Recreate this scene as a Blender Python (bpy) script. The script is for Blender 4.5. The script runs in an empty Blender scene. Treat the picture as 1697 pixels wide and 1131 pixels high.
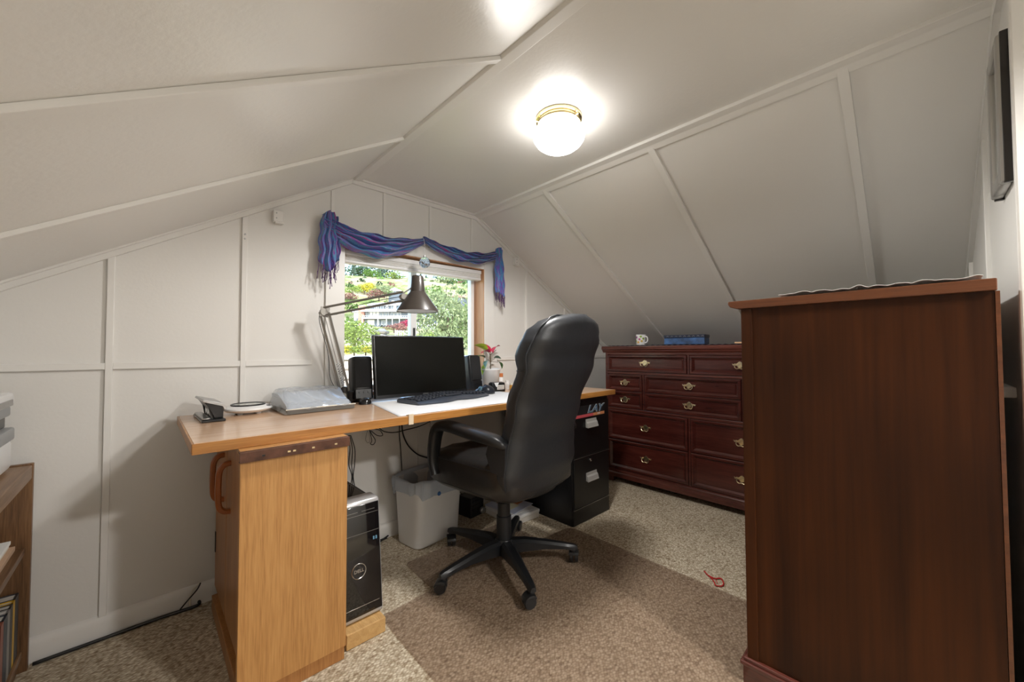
import bpy, bmesh, math, random
from mathutils import Vector, Matrix
SC = bpy.context.scene
COL = SC.collection

# ------------------------------------------------------------------ camera
FPX, YAW, PITCH, ROLL, EYE = 638.73, math.radians(43.603), math.radians(1.5605), math.radians(-.1705), 1.05
_w = Vector((math.sin(YAW)*math.cos(PITCH), math.cos(YAW)*math.cos(PITCH), math.sin(PITCH)))
_r0 = Vector((math.cos(YAW), -math.sin(YAW), 0)); _u0 = _r0.cross(_w)
_r = math.cos(ROLL)*_r0 + math.sin(ROLL)*_u0
_u = -math.sin(ROLL)*_r0 + math.cos(ROLL)*_u0
CAMP = Vector((0, 0, EYE))
cd = bpy.data.cameras.new('camera'); cam = bpy.data.objects.new('camera', cd); COL.objects.link(cam)
cd.sensor_fit = 'HORIZONTAL'; cd.sensor_width = 36; cd.lens = 36*FPX/1697; cd.clip_start = .02; cd.clip_end = 2000
M = Matrix((( _r.x, _u.x, -_w.x, 0), (_r.y, _u.y, -_w.y, 0), (_r.z, _u.z, -_w.z, EYE), (0, 0, 0, 1)))
cam.matrix_world = M
SC.camera = cam

# ------------------------------------------------------------------ world, sun, exposure
wd = bpy.data.worlds.new('sky'); SC.world = wd; wd.use_nodes = True
nt = wd.node_tree; nt.nodes.clear()
wo = nt.nodes.new('ShaderNodeOutputWorld'); bg = nt.nodes.new('ShaderNodeBackground'); sk = nt.nodes.new('ShaderNodeTexSky')
sk.sky_type = 'NISHITA'; sk.sun_disc = False; sk.sun_elevation = math.radians(48); sk.sun_rotation = math.radians(200)
sk.air_density = 1.3; sk.dust_density = 1.6; sk.ozone_density = 1.0
bg.inputs['Strength'].default_value = .70
nt.links.new(sk.outputs[0], bg.inputs[0]); nt.links.new(bg.outputs[0], wo.inputs[0])
sd = bpy.data.lights.new('sun', 'SUN'); sun = bpy.data.objects.new('sun', sd); COL.objects.link(sun)
sd.energy = 1.9; sd.color = (1, .95, .86); sd.angle = math.radians(.6)
sun.rotation_euler = Vector((.45, .62, -.72)).to_track_quat('-Z', 'Y').to_euler()
sun.location = (0, -20, 30)
vs = SC.view_settings
vs.view_transform = 'Standard'; vs.look = 'None'; vs.exposure = 0.72; vs.gamma = 1.0; vs.use_curve_mapping = False
LAMP_POWER, BOWL_GLOW, REAR_FILL_POWER = 46.0, 10.0, 82.0

# ------------------------------------------------------------------ helpers
def ray(x, y): return (x-848.5)*_r - (y-565.5)*_u + FPX*_w
def atz(x, y, z=0.): d = ray(x, y); return CAMP + d*((z-EYE)/d.z)
def aty(x, y, Y): d = ray(x, y); return CAMP + d*(Y/d.y)
def atd(x, y, depth): return CAMP + ray(x, y)*(depth/FPX)

def tag(o, label=None, cat=None, group=None, kind=None):
    if label: o['label'] = label
    if cat: o['category'] = cat
    if group: o['group'] = group
    if kind: o['kind'] = kind
    return o
def thing(name, label, cat, loc=(0, 0, 0), rz=0., group=None):
    o = bpy.data.objects.new(name, None); COL.objects.link(o); o.empty_display_size = .05
    o.location = loc; o.rotation_euler = (0, 0, rz)
    return tag(o, label, cat, group)
def mats(o, m):
    if isinstance(m, (list, tuple)):
        for k in m: o.data.materials.append(k)
    elif m: o.data.materials.append(m)
def obj(name, bm, m, parent=None, smooth=False, world=False, angle=40):
    """link a bmesh as one mesh object; world=True: vertices are world coordinates"""
    me = bpy.data.meshes.new(name); bmesh.ops.recalc_face_normals(bm, faces=bm.faces[:]); 
    if smooth:
        for f in bm.faces: f.smooth = True
        if angle < 180:
            ca = math.radians(angle)
            for e in bm.edges:
                if len(e.link_faces) == 2 and e.calc_face_angle(0) > ca: e.smooth = False
    bm.to_mesh(me); bm.free()
    o = bpy.data.objects.new(name, me); COL.objects.link(o); mats(o, m)
    if parent:
        o.parent = parent
        if world:
            pm = Matrix.Translation(parent.location) @ parent.rotation_euler.to_matrix().to_4x4()
            if parent.parent: pm = (Matrix.Translation(parent.parent.location) @ parent.parent.rotation_euler.to_matrix().to_4x4()) @ parent.matrix_parent_inverse @ pm
            o.matrix_parent_inverse = pm.inverted()
    return o
def link_copy(o, parent=None):
    c = o.copy(); COL.objects.link(c)
    if parent: c.parent = parent
    for ch in [k for k in COL.objects if k.parent is o]: link_copy(ch, c)
    return c
def NB(): return bmesh.new()
def bx(bm, x0, x1, y0, y1, z0, z1, bev=0., seg=2, mi=0):
    t = bmesh.new()
    v = [t.verts.new(p) for p in ((x0,y0,z0),(x1,y0,z0),(x1,y1,z0),(x0,y1,z0),(x0,y0,z1),(x1,y0,z1),(x1,y1,z1),(x0,y1,z1))]
    for f in ((0,3,2,1),(4,5,6,7),(0,1,5,4),(1,2,6,5),(2,3,7,6),(3,0,4,7)): t.faces.new([v[i] for i in f])
    if bev: bmesh.ops.bevel(t, geom=t.edges[:], offset=bev, segments=seg, profile=.5, affect='EDGES')
    for f in t.faces: f.material_index = mi
    add(bm, t); return bm
def add(bm, t, mat=None):
    if mat is not None: bmesh.ops.transform(t, matrix=mat, verts=t.verts[:])
    me = bpy.data.meshes.new('tmp'); t.to_mesh(me); t.free(); bm.from_mesh(me); bpy.data.meshes.remove(me); return bm
def prism(bm, poly, a0, a1, axis='z', bev=0., mi=0):
    """extrude polygon; axis z: (x,y); axis y: (x,z); axis x: (y,z)"""
    t = bmesh.new()
    def P(p, a):
        return {'z': (p[0], p[1], a), 'y': (p[0], a, p[1]), 'x': (a, p[0], p[1])}[axis]
    A = [t.verts.new(P(p, a0)) for p in poly]; B = [t.verts.new(P(p, a1)) for p in poly]
    t.faces.new(A); t.faces.new(B[::-1]); n = len(poly)
    for i in range(n): t.faces.new((A[i], A[(i+1) % n], B[(i+1) % n], B[i]))
    if bev: bmesh.ops.bevel(t, geom=t.edges[:], offset=bev, segments=2, profile=.5, affect='EDGES')
    bmesh.ops.recalc_face_normals(t, faces=t.faces[:])
    for f in t.faces: f.material_index = mi
    return add(bm, t)
def lathe(bm, prof, n=24, c=(0, 0, 0), mat=None, mi=0):
    t = bmesh.new(); rings = []
    for r, z in prof:
        if r < 1e-5: rings.append([t.verts.new((0, 0, z))])
        else: rings.append([t.verts.new((r*math.cos(2*math.pi*i/n), r*math.sin(2*math.pi*i/n), z)) for i in range(n)])
    for a, b in zip(rings, rings[1:]):
        for i in range(n):
            j = (i+1) % n
            q = [a[i % len(a)], a[j % len(a)], b[j % len(b)], b[i % len(b)]]
            q = [v for k, v in enumerate(q) if v not in q[:k]]
            if len(q) > 2: t.faces.new(q)
    for rg in (rings[0], rings[-1]):
        if len(rg) > 2: t.faces.new(rg)
    for f in t.faces: f.material_index = mi
    m = Matrix.Translation(c)
    if mat is not None: m = m @ mat
    return add(bm, t, m)
def catmull(P, k=6, closed=False):
    P = [Vector(p) for p in P]; out = []; n = len(P)
    for i in range(n if closed else n-1):
        g = (lambda j: P[j % n]) if closed else (lambda j: P[min(max(j, 0), n-1)])
        a, b, c, d = g(i-1), g(i), g(i+1), g(i+2)
        for s in range(k):
            t = s/k
            out.append(.5*((2*b)+(-a+c)*t+(2*a-5*b+4*c-d)*t*t+(-a+3*b-3*c+d)*t**3))
    if not closed: out.append(P[-1])
    return out
def tube(bm, pts, r, n=8, closed=False, sec=None, up=None, mi=0):
    """swept section; r number or list; sec: optional list of 2-D points scaled by r"""
    t = bmesh.new(); P = [Vector(p) for p in pts]; N = len(P); rings = []; nv = Vector(up) if up else None
    for i, p in enumerate(P):
        a = P[(i-1) % N] if (closed or i > 0) else p; b = P[(i+1) % N] if (closed or i < N-1) else p
        d = (b-a).normalized() if (b-a).length > 1e-9 else Vector((0, 0, 1))
        if nv is None: nv = d.orthogonal()
        if up: nv = Vector(up)
        nv = (nv - d*nv.dot(d))
        nv = nv.normalized() if nv.length > 1e-6 else d.orthogonal().normalized()
        s = d.cross(nv); rr = r[i] if isinstance(r, (list, tuple)) else r
        sc = sec or [(math.cos(2*math.pi*k/n), math.sin(2*math.pi*k/n)) for k in range(n)]
        rings.append([t.verts.new(p + nv*(y*rr) + s*(x*rr)) for x, y in sc])
    m = len(rings[0])
    for i in range(N if closed else N-1):
        A, B = rings[i], rings[(i+1) % N]
        for k in range(m): t.faces.new((A[k], A[(k+1) % m], B[(k+1) % m], B[k]))
    if not closed: t.faces.new(rings[0][::-1]); t.faces.new(rings[-1])
    for f in t.faces: f.material_index = mi
    return add(bm, t)
def loft(bm, rings, cap=True, mi=0):
    t = bmesh.new(); R = [[t.verts.new(p) for p in rg] for rg in rings]; m = len(R[0])
    for A, B in zip(R, R[1:]):
        for k in range(m): t.faces.new((A[k], A[(k+1) % m], B[(k+1) % m], B[k]))
    if cap: t.faces.new(R[0][::-1]); t.faces.new(R[-1])
    for f in t.faces: f.material_index = mi
    return add(bm, t)
def grid(bm, fn, nu, nv, uv=True):
    t = bmesh.new(); V = [[t.verts.new(fn(i/nu, j/nv)) for j in range(nv+1)] for i in range(nu+1)]
    L = t.loops.layers.uv.new('UVMap') if uv else None
    for i in range(nu):
        for j in range(nv):
            f = t.faces.new((V[i][j], V[i+1][j], V[i+1][j+1], V[i][j+1]))
            if uv:
                for lp, (a, b) in zip(f.loops, ((i, j), (i+1, j), (i+1, j+1), (i, j+1))): lp[L].uv = (a/nu, b/nv)
    return add(bm, t)
def se(hx, hy, n=24, p=4., cx=0, cy=0):
    """superellipse ring in xy"""
    out = []
    for i in range(n):
        a = 2*math.pi*i/n; c, s = math.cos(a), math.sin(a)
        out.append((cx+hx*math.copysign(abs(c)**(2/p), c), cy+hy*math.copysign(abs(s)**(2/p), s)))
    return out
def lerp(tab, t):
    for (a, va), (b, vb) in zip(tab, tab[1:]):
        if t <= b:
            k = (t-a)/(b-a) if b > a else 0; k = min(max(k, 0), 1); k = k*k*(3-2*k)
            return va+(vb-va)*k
    return tab[-1][1]
def text_bm(s, size, ext=.0004, shear=0., bold=0.):
    cu = bpy.data.curves.new('t', 'FONT'); cu.body = s; cu.size = size; cu.extrude = ext; cu.align_x = 'CENTER'; cu.align_y = 'CENTER'; cu.shear = shear; cu.offset = bold; cu.resolution_u = 3
    o = bpy.data.objects.new('t', cu); COL.objects.link(o)
    bpy.context.view_layer.update()
    me = bpy.data.meshes.new_from_object(o); bm = NB(); bm.from_mesh(me)
    bpy.data.objects.remove(o); bpy.data.meshes.remove(me); bpy.data.curves.remove(cu); return bm

# ------------------------------------------------------------------ materials
def nmat(name):
    m = bpy.data.materials.new(name); m.use_nodes = True; m.node_tree.nodes.clear()
    nt = m.node_tree; o = nt.nodes.new('ShaderNodeOutputMaterial'); return m, nt, o
def nd(nt, t, **k):
    n = nt.nodes.new('ShaderNode'+t)
    for a, v in k.items():
        if a.startswith('i_'):
            key = a[2:].replace('_', ' '); n.inputs[key].default_value = v
        else: setattr(n, a, v)
    return n
def coords(nt, scale=(1, 1, 1), kind='Object', rot=(0, 0, 0)):
    c = nd(nt, 'TexCoord'); mp = nd(nt, 'Mapping'); mp.inputs['Scale'].default_value = scale; mp.inputs['Rotation'].default_value = rot
    nt.links.new(c.outputs[kind], mp.inputs['Vector']); return mp.outputs[0]
def ramp(nt, src, stops):
    r = nd(nt, 'ValToRGB'); e = r.color_ramp.elements
    while len(e) < len(stops): e.new(.5)
    for k, (p, c) in zip(e, stops): k.position = p; k.color = (*c, 1)
    nt.links.new(src, r.inputs[0]); return r.outputs[0]
def pbr(name, col, rough=.5, metal=0., bump=None, var=None, spec=.5, coat=0., emit=None, estr=0., trans=0., sheen=0., kind='Object'):
    """bump=(scale,strength[,detail]); var=(scale,amount) colour mottling"""
    m, nt, o = nmat(name); b = nd(nt, 'BsdfPrincipled')
    b.inputs['Base Color'].default_value = (*col, 1); b.inputs['Roughness'].default_value = rough; b.inputs['Metallic'].default_value = metal
    b.inputs['Specular IOR Level'].default_value = spec; b.inputs['Coat Weight'].default_value = coat; b.inputs['Transmission Weight'].default_value = trans
    b.inputs['Sheen Weight'].default_value = sheen
    if emit: b.inputs['Emission Color'].default_value = (*emit, 1); b.inputs['Emission Strength'].default_value = estr
    if var:
        n = nd(nt, 'TexNoise', i_Scale=var[0], i_Detail=4.); nt.links.new(coords(nt, kind=kind), n.inputs['Vector'])
        lo = tuple(max(0, c*(1-var[1])) for c in col); hi = tuple(min(1, c*(1+var[1])) for c in col)
        nt.links.new(ramp(nt, n.outputs['Fac'], [(.3, lo), (.7, hi)]), b.inputs['Base Color'])
    if bump:
        n = nd(nt, 'TexNoise', i_Scale=bump[0], i_Detail=bump[2] if len(bump) > 2 else 3.); nt.links.new(coords(nt, kind=kind), n.inputs['Vector'])
        u = nd(nt, 'Bump', i_Strength=bump[1], i_Distance=.003); nt.links.new(n.outputs['Fac'], u.inputs['Height']); nt.links.new(u.outputs[0], b.inputs['Normal'])
    nt.links.new(b.outputs[0], o.inputs[0]); return m
def wood(name, c1, c2, stretch=(18, 18, 1), rough=.4, coat=0., fine=.5, c3=None, blot=0., spec=.5):
    m, nt, o = nmat(name); b = nd(nt, 'BsdfPrincipled'); b.inputs['Roughness'].default_value = rough; b.inputs['Coat Weight'].default_value = coat; b.inputs['Coat Roughness'].default_value = .15; b.inputs['Specular IOR Level'].default_value = spec
    v = coords(nt, stretch)
    n1 = nd(nt, 'TexNoise', i_Scale=1.2, i_Detail=6., i_Roughness=.6, i_Distortion=.6); nt.links.new(v, n1.inputs['Vector'])
    v2 = coords(nt, tuple(s*7 for s in stretch)); n2 = nd(nt, 'TexNoise', i_Scale=1.5, i_Detail=3.); nt.links.new(v2, n2.inputs['Vector'])
    mx = nd(nt, 'Mix', data_type='FLOAT'); mx.inputs[0].default_value = fine
    nt.links.new(n1.outputs['Fac'], mx.inputs[2]); nt.links.new(n2.outputs['Fac'], mx.inputs[3])
    stops = [(.34, c1), (.66, c2)] if c3 is None else [(.32, c1), (.5, c3), (.68, c2)]
    col = ramp(nt, mx.outputs[0], stops)
    if blot:
        n3 = nd(nt, 'TexNoise', i_Scale=2.2, i_Detail=2.); nt.links.new(coords(nt, (1, 1, .8)), n3.inputs['Vector'])
        g = nd(nt, 'Mix', data_type='RGBA', blend_type='MULTIPLY'); g.inputs[0].default_value = 1.
        nt.links.new(col, g.inputs[6]); nt.links.new(ramp(nt, n3.outputs['Fac'], [(.3, (1-blot,)*3), (.7, (1, 1, 1))]), g.inputs[7]); col = g.outputs[2]
    nt.links.new(col, b.inputs['Base Color'])
    u = nd(nt, 'Bump', i_Strength=.12, i_Distance=.002); nt.links.new(n2.outputs['Fac'], u.inputs['Height']); nt.links.new(u.outputs[0], b.inputs['Normal'])
    nt.links.new(b.outputs[0], o.inputs[0]); return m
def clearish(name, tint, diff=None, dfac=0., rough=.1, ior=1.45, trl=None):
    """thin clear sheet: transparent + fresnel gloss (+ some cloudy diffuse)"""
    m, nt, o = nmat(name); t = nd(nt, 'BsdfTransparent'); t.inputs[0].default_value = (*tint, 1); cur = t.outputs[0]
    if diff:
        d = nd(nt, 'BsdfDiffuse'); d.inputs[0].default_value = (*diff, 1); src = d.outputs[0]
        if trl:
            l = nd(nt, 'BsdfTranslucent'); l.inputs[0].default_value = (*trl, 1); x0 = nd(nt, 'MixShader'); x0.inputs[0].default_value = .5
            nt.links.new(src, x0.inputs[1]); nt.links.new(l.outputs[0], x0.inputs[2]); src = x0.outputs[0]
        x = nd(nt, 'MixShader'); x.inputs[0].default_value = dfac; nt.links.new(cur, x.inputs[1]); nt.links.new(src, x.inputs[2]); cur = x.outputs[0]
    g = nd(nt, 'BsdfGlossy'); g.inputs['Roughness'].default_value = rough; lw = nd(nt, 'LayerWeight'); lw.inputs[0].default_value = .5; pw = nd(nt, 'Math', operation='POWER'); pw.inputs[1].default_value = 4.5; nt.links.new(lw.outputs['Facing'], pw.inputs[0])
    f = nd(nt, 'Math', operation='MULTIPLY_ADD'); f.inputs[1].default_value = .75; f.inputs[2].default_value = ((ior-1)/(ior+1))**2; nt.links.new(pw.outputs[0], f.inputs[0])
    y = nd(nt, 'MixShader'); nt.links.new(f.outputs[0], y.inputs[0]); nt.links.new(cur, y.inputs[1]); nt.links.new(g.outputs[0], y.inputs[2])
    nt.links.new(y.outputs[0], o.inputs[0]); return m

PAINT = pbr('wall_paint', (.75, .735, .705), .42, bump=(90, .10), var=(1.2, .02))
CEILP = pbr('ceiling_paint', (.76, .745, .715), .30, bump=(70, .16), var=(1.0, .02))
TRIMP = pbr('trim_paint', (.77, .755, .725), .38, bump=(40, .08))
WHITE = pbr('white_plastic', (.84, .84, .84), .32)
OFFW = pbr('cream_plastic', (.74, .71, .63), .4)
BLACKP = pbr('black_plastic', (.012, .012, .013), .32, bump=(300, .05))
BLACKG = pbr('black_gloss', (.006, .006, .007), .08, coat=.6)
BLACKM = pbr('black_metal', (.008, .008, .009), .28, bump=(160, .04))
SCREEN = pbr('screen', (.006, .006, .005), .22, spec=.35)
CHROME = pbr('chrome', (.62, .62, .62), .18, metal=1.)
STEEL = pbr('brushed_steel', (.42, .42, .42), .35, metal=1.)
BRASS = pbr('aged_brass', (.78, .66, .42), .28, metal=1., var=(60, .25))
BRASSL = pbr('lamp_brass', (.80, .66, .36), .22, metal=1.)
LEATHER = pbr('black_leather', (.020, .022, .026), .42, bump=(55, .28, 6), spec=.55)
LEATHD = pbr('black_leather_seat', (.021, .020, .020), .30, bump=(22, .55, 6), spec=.55)
CHAIRP = pbr('chair_plastic', (.012, .013, .015), .36, bump=(220, .05))
MAHOG = wood('mahogany', (.048, .0095, .0070), (.125, .028, .020), (10, 1.0, 10), .24, coat=.35, fine=.3, blot=.35, spec=.5)
MAHOGX = wood('mahogany_rail', (.050, .0125, .009), (.14, .038, .026), (14, 1.0, 14), .26, coat=.3, fine=.35)
CHESTW = wood('chest_veneer', (.026, .0062, .0012), (.076, .0205, .0036), (9, 9, .30), .38, coat=0., fine=.28, blot=.5, spec=.22)
CHESTT = wood('chest_top', (.080, .024, .008), (.16, .052, .018), (26, .8, 26), .30, coat=.2, fine=.4)
OAKV = wood('oak_veneer', (.40, .185, .055), (.63, .345, .125), (26, 26, 1.1), .38, fine=.55, c3=(.55, .28, .093))
OAKD = wood('oak_door', (.34, .14, .04), (.52, .25, .085), (24, 24, 1.0), .38, fine=.5)
DESKT = wood('desk_top_wood', (.60, .35, .20), (.76, .53, .36), (1.0, 22, 22), .22, coat=.35, fine=.4, c3=(.70, .455, .285))
DESKE = wood('desk_edge_wood', (.33, .13, .028), (.55, .26, .065), (1.5, 12, 30), .36, coat=.15, fine=.4)
PINE = wood('pine_block', (.50, .27, .09), (.72, .47, .20), (40, 3, 40), .6, fine=.5)
SHELFW = wood('bookcase_wood', (.085, .040, .016), (.24, .125, .055), (24, 24, 1.2), .42, fine=.5)
SHELFT = wood('bookcase_shelf_wood', (.16, .085, .042), (.30, .175, .09), (24, 1.2, 24), .4, fine=.45)
JAMBW = wood('window_jamb_wood', (.40, .18, .075), (.60, .33, .17), (22, 22, .9), .45, fine=.5)
HANDW = pbr('orange_handle', (.33, .095, .022), .3, coat=.3, var=(9, .15))
JRAIL = pbr('brown_rail', (.105, .045, .028), .42, metal=.3, var=(26, .5))
PAPERM = pbr('paper', (.80, .81, .82), .7, bump=(8, .3, 2))
CARDM = pbr('cardboard_white', (.80, .78, .74), .6)
RED = pbr('red_cord', (.55, .02, .02), .5)
GLASSM = clearish('window_glass', (.97, .985, .98), rough=.02)
LINER = clearish('bin_liner', (.86, .90, .96), (.80, .87, .97), .72, .12, 1.5, (.80, .87, .95))
VINYL = clearish('vinyl_cover', (.93, .94, .95), (.78, .81, .85), .30, .09, 1.75, (.85, .88, .93))
MATM = clearish('chair_mat_plastic', (.90, .86, .83), (.42, .35, .30), .10, .24, 1.38)
def carpet_mat():
    m, nt, o = nmat('berber_carpet'); b = nd(nt, 'BsdfPrincipled'); b.inputs['Roughness'].default_value = .95; b.inputs['Specular IOR Level'].default_value = .15
    v = coords(nt, (85, 125, 80), rot=(0, 0, math.radians(38)))
    vo = nd(nt, 'TexVoronoi', i_Scale=1., i_Randomness=.62); nt.links.new(v, vo.inputs['Vector'])
    wn = nd(nt, 'TexWhiteNoise', noise_dimensions='3D'); nt.links.new(vo.outputs['Position'], wn.inputs['Vector'])
    n = nd(nt, 'TexNoise', i_Scale=3.2, i_Detail=3.); nt.links.new(coords(nt), n.inputs['Vector'])
    dist = ramp(nt, vo.outputs['Distance'], [(.25, (1, 1, 1)), (.75, (.56, .51, .45))])
    base = ramp(nt, wn.outputs['Value'], [(0., (.42, .33, .23)), (.14, (.62, .53, .40)), (.5, (.74, .66, .52)), (1., (.84, .77, .63))])
    g = nd(nt, 'Mix', data_type='RGBA', blend_type='MULTIPLY'); g.inputs[0].default_value = 1.; nt.links.new(base, g.inputs[6]); nt.links.new(dist, g.inputs[7])
    g2 = nd(nt, 'Mix', data_type='RGBA', blend_type='MULTIPLY'); g2.inputs[0].default_value = 1.; nt.links.new(g.outputs[2], g2.inputs[6])
    nt.links.new(ramp(nt, n.outputs['Fac'], [(.3, (.88, .87, .85)), (.7, (1, 1, 1))]), g2.inputs[7]); nt.links.new(g2.outputs[2], b.inputs['Base Color'])
    u = nd(nt, 'Bump', i_Strength=.55, i_Distance=.005, invert=True); nt.links.new(vo.outputs['Distance'], u.inputs['Height']); nt.links.new(u.outputs[0], b.inputs['Normal'])
    nt.links.new(b.outputs[0], o.inputs[0]); return m
CARPET = carpet_mat()

# ------------------------------------------------------------------ room shell
XL, XR, YB, YF, YREAR = -.90, 3.30, 2.10, -.175, -1.7
def roof(x): return 1.99+.612*(x-.80) if x < .80 else (2.0 if x < 1.65 else 2.0-.56*(x-1.65))
def struct(name, bm, m, label, parent=None, smooth=False):
    o = obj(name, bm, m, parent, smooth, world=bool(parent)); o['kind'] = 'structure'; o['label'] = label; return o
floor = struct('floor', bx(NB(), XL-.1, XR+.1, YREAR-.1, YB+.16, -.12, 0), CARPET, 'beige looped berber carpet floor of the attic office')
WX0, WX1, WZ0, WZ1 = .766, 1.72, .83, 1.625
bm = NB(); T = .13
def wallpiece(bm, x0, x1, z0, top=True, z1=None):
    xs = [x0]+[k for k in (.80, 1.65) if x0 < k < x1]+[x1]
    poly = [(x0, z0), (x1, z0)] + ([(x, roof(x)+.05) for x in xs[::-1]] if top else [(x1, z1), (x0, z1)])
    prism(bm, poly, YB, YB+T, 'y')
wallpiece(bm, XL-.1, WX0-.02, 0); wallpiece(bm, WX1+.02, XR+.1, 0); wallpiece(bm, WX0-.02, WX1+.02, 0, False, WZ0-.02); wallpiece(bm, WX0-.02, WX1+.02, WZ1+.02)
wall_back = struct('wall_back', bm, PAINT, 'white painted gable wall with batten strips around the window')
wall_left = struct('wall_left', bx(NB(), XL-.1, XL, YREAR, YB, 0, roof(XL)+.05), PAINT, 'low white knee wall behind the bookcase')
wall_right = struct('wall_right', bx(NB(), XR, XR+.1, YREAR, YB, 0, roof(XR)+.05), PAINT, 'low white knee wall behind the wide dresser')
bm = NB(); prism(bm, [(1.50, 0), (XR, 0), (XR, roof(XR)+.02), (1.65, 2.02), (1.50, 2.02)], YF-.11, YF, 'y')
wall_front = struct('wall_front', bm, PAINT, 'white wall end beside the tall chest, hung with a framed picture')
bm = NB(); prism(bm, [(XL, 0), (XR, 0), (XR, roof(XR)+.02), (1.65, 2.02), (.80, 2.01), (XL, roof(XL)+.02)], YREAR-.1, YREAR, 'y')
wall_rear = struct('wall_rear', bm, PAINT, 'white painted wall at the far end of the attic')
bm = NB(); prism(bm, [(.80, 1.99), (.80, 2.08), (1.65, 2.08), (1.65, 2.0), (.815, 2.0)], YREAR-.1, YB+.0, 'y')
ceiling = struct('ceiling', bm, CEILP, 'flat white ceiling strip between the two slopes')
bm = NB(); prism(bm, [(XL-.1, roof(XL-.1)), (.80, 1.99), (.80, 2.08), (XL-.1, roof(XL-.1)+.09)], YREAR-.1, YB, 'y')
ceiling_left = struct('ceiling_left', bm, CEILP, 'white sloping ceiling over the desk end and bookcase')
bm = NB(); prism(bm, [(1.65, 2.0), (XR+.1, roof(XR+.1)), (XR+.1, roof(XR+.1)+.09), (1.65, 2.08)], YREAR-.1, YB, 'y')
ceiling_right = struct('ceiling_right', bm, CEILP, 'white sloping ceiling above the wide dresser')

def part(name, bm, m, parent, smooth=False, **k): return obj(name, bm, m, parent, smooth, world=True, **k)
# battens on the back wall
def wbat(x0, x1, z0, z1=None, t=.011, wall=wall_back):
    b = NB(); a = z1 if z1 else roof(x0)-.03; c = z1 if z1 else roof(x1)-.03
    prism(b, [(x0, z0), (x1, z0), (x1, c), (x0, a)], YB-t, YB+.001, 'y', bev=.0015); return part('batten', b, TRIMP, wall)
for x0, x1 in ((-.107, -.087), (.310, .330), (2.145, 2.165), (2.62, 2.64)):
    wbat(x0, x1, .078)
wbat(-.52, -.50, .078)
for x in (.701, .985, 1.288, 1.617): wbat(x-.008, x+.008, WZ1+.03, None, .008)
for x in (1.215, 1.30): wbat(x-.008, x+.008, .078, WZ0-.06, .008)
def wrail(x0, x1, z0=.987, z1=1.012): part('batten_rail', bx(NB(), x0, x1, YB-.010, YB+.001, z0, z1, .0015), TRIMP, wall_back)
for a, b_ in ((-.90, -.107), (-.087, .310), (.330, .607), (1.845, 2.145), (2.165, 2.62), (2.64, 3.28)): wrail(a, b_)
# cornice strips following the roof line
for xa, xb in ((XL, .80), (.80, 1.65), (1.65, XR)):
    b = NB(); prism(b, [(xa, roof(xa)-.036), (xb, roof(xb)-.036), (xb, roof(xb)), (xa, roof(xa))], YB-.014, YB+.001, 'y', bev=.002); part('cornice', b, TRIMP, wall_back)
    b = NB(); prism(b, [(xa, roof(xa)-.013), (xb, roof(xb)-.013), (xb, roof(xb)), (xa, roof(xa))], YB-.024, YB-.013, 'y', bev=.002); part('cornice', b, TRIMP, wall_back)
# battens on the slopes and along the ridge and knee
sl = .612/math.hypot(1, .612); cl = 1/math.hypot(1, .612)
for y in (-.98, -.35, .27, .903, 1.537):
    b = NB(); p = [(XL, roof(XL)), (.80, 1.99)]; t = .013
    prism(b, [p[0], p[1], (p[1][0]+sl*t, p[1][1]-cl*t), (p[0][0]+sl*t, p[0][1]-cl*t)], y-.012, y+.012, 'y', bev=.0015); part('batten', b, TRIMP, ceiling_left)
sr = .56/math.hypot(1, .56); cr = 1/math.hypot(1, .56)
for y in (.150, .824, 1.468, -.49, -1.13):
    b = NB(); t = .014; p = [(1.655, roof(1.655)), (XR, roof(XR))]
    prism(b, [p[0], p[1], (p[1][0]-sr*t, p[1][1]-cr*t), (p[0][0]-sr*t, p[0][1]-cr*t)], y-.015, y+.015, 'y', bev=.0015); part('batten', b, TRIMP, ceiling_right)
b = NB(); prism(b, [(.800, 1.991), (.808, 1.982), (.846, 1.986), (.850, 2.001), (.82, 2.001)], YREAR, YB-.014, 'y', bev=.0015); part('ridge_strip', b, TRIMP, ceiling)
b = NB(); prism(b, [(1.615, 2.001), (1.617, 1.988), (1.648, 1.984), (1.675, 1.972), (1.684, 1.982), (1.65, 2.002)], YF, YB-.014, 'y', bev=.0015); part('knee_strip', b, TRIMP, ceiling)
# baseboards
def skirt(name, bm, label): return struct(name, bm, TRIMP, label, smooth=True)
prof = [(0, 0), (0, .082), (-.006, .080), (-.013, .070), (-.016, .055), (-.017, 0)]
b = NB(); prism(b, [(YB+p[0]+.001, p[1]) for p in prof], XL, XR, 'x'); skirt('baseboard_back', b, 'rounded white baseboard under the gable wall')
b = NB(); prism(b, [(XL-p[0], p[1]) for p in prof], YREAR, YB-.018, 'y'); skirt('baseboard_left', b, 'white baseboard along the left knee wall')
b = NB(); prism(b, [(XR+p[0], p[1]) for p in prof], YREAR, YB-.018, 'y'); skirt('baseboard_right', b, 'white baseboard behind the wide dresser')
# battens and chair rail on the front wall
def fbat(x0, x1, z0, z1):
    part('batten', bx(NB(), x0, x1, YF-.001, YF+.011, z0, z1, .0015), TRIMP, wall_front)
for x in (2.02, 2.60): fbat(x-.012, x+.012, .0, roof(x)-.03)
part('chair_rail', bx(NB(), 1.62, 3.28, YF-.001, YF+.028, .925, .955, .006, 2), TRIMP, wall_front, True)
b = NB(); prism(b, [(1.65, 2.0), (XR, roof(XR)), (XR, roof(XR)-.04), (1.64, 1.955), (1.50, 1.955), (1.50, 2.0)], YF-.001, YF+.014, 'y', bev=.002); part('cornice', b, TRIMP, wall_front)
part('corner_bead', bx(NB(), 1.485, 1.505, YF-.115, YF+.006, 0, 2.0, .004), PAINT, wall_front)

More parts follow.
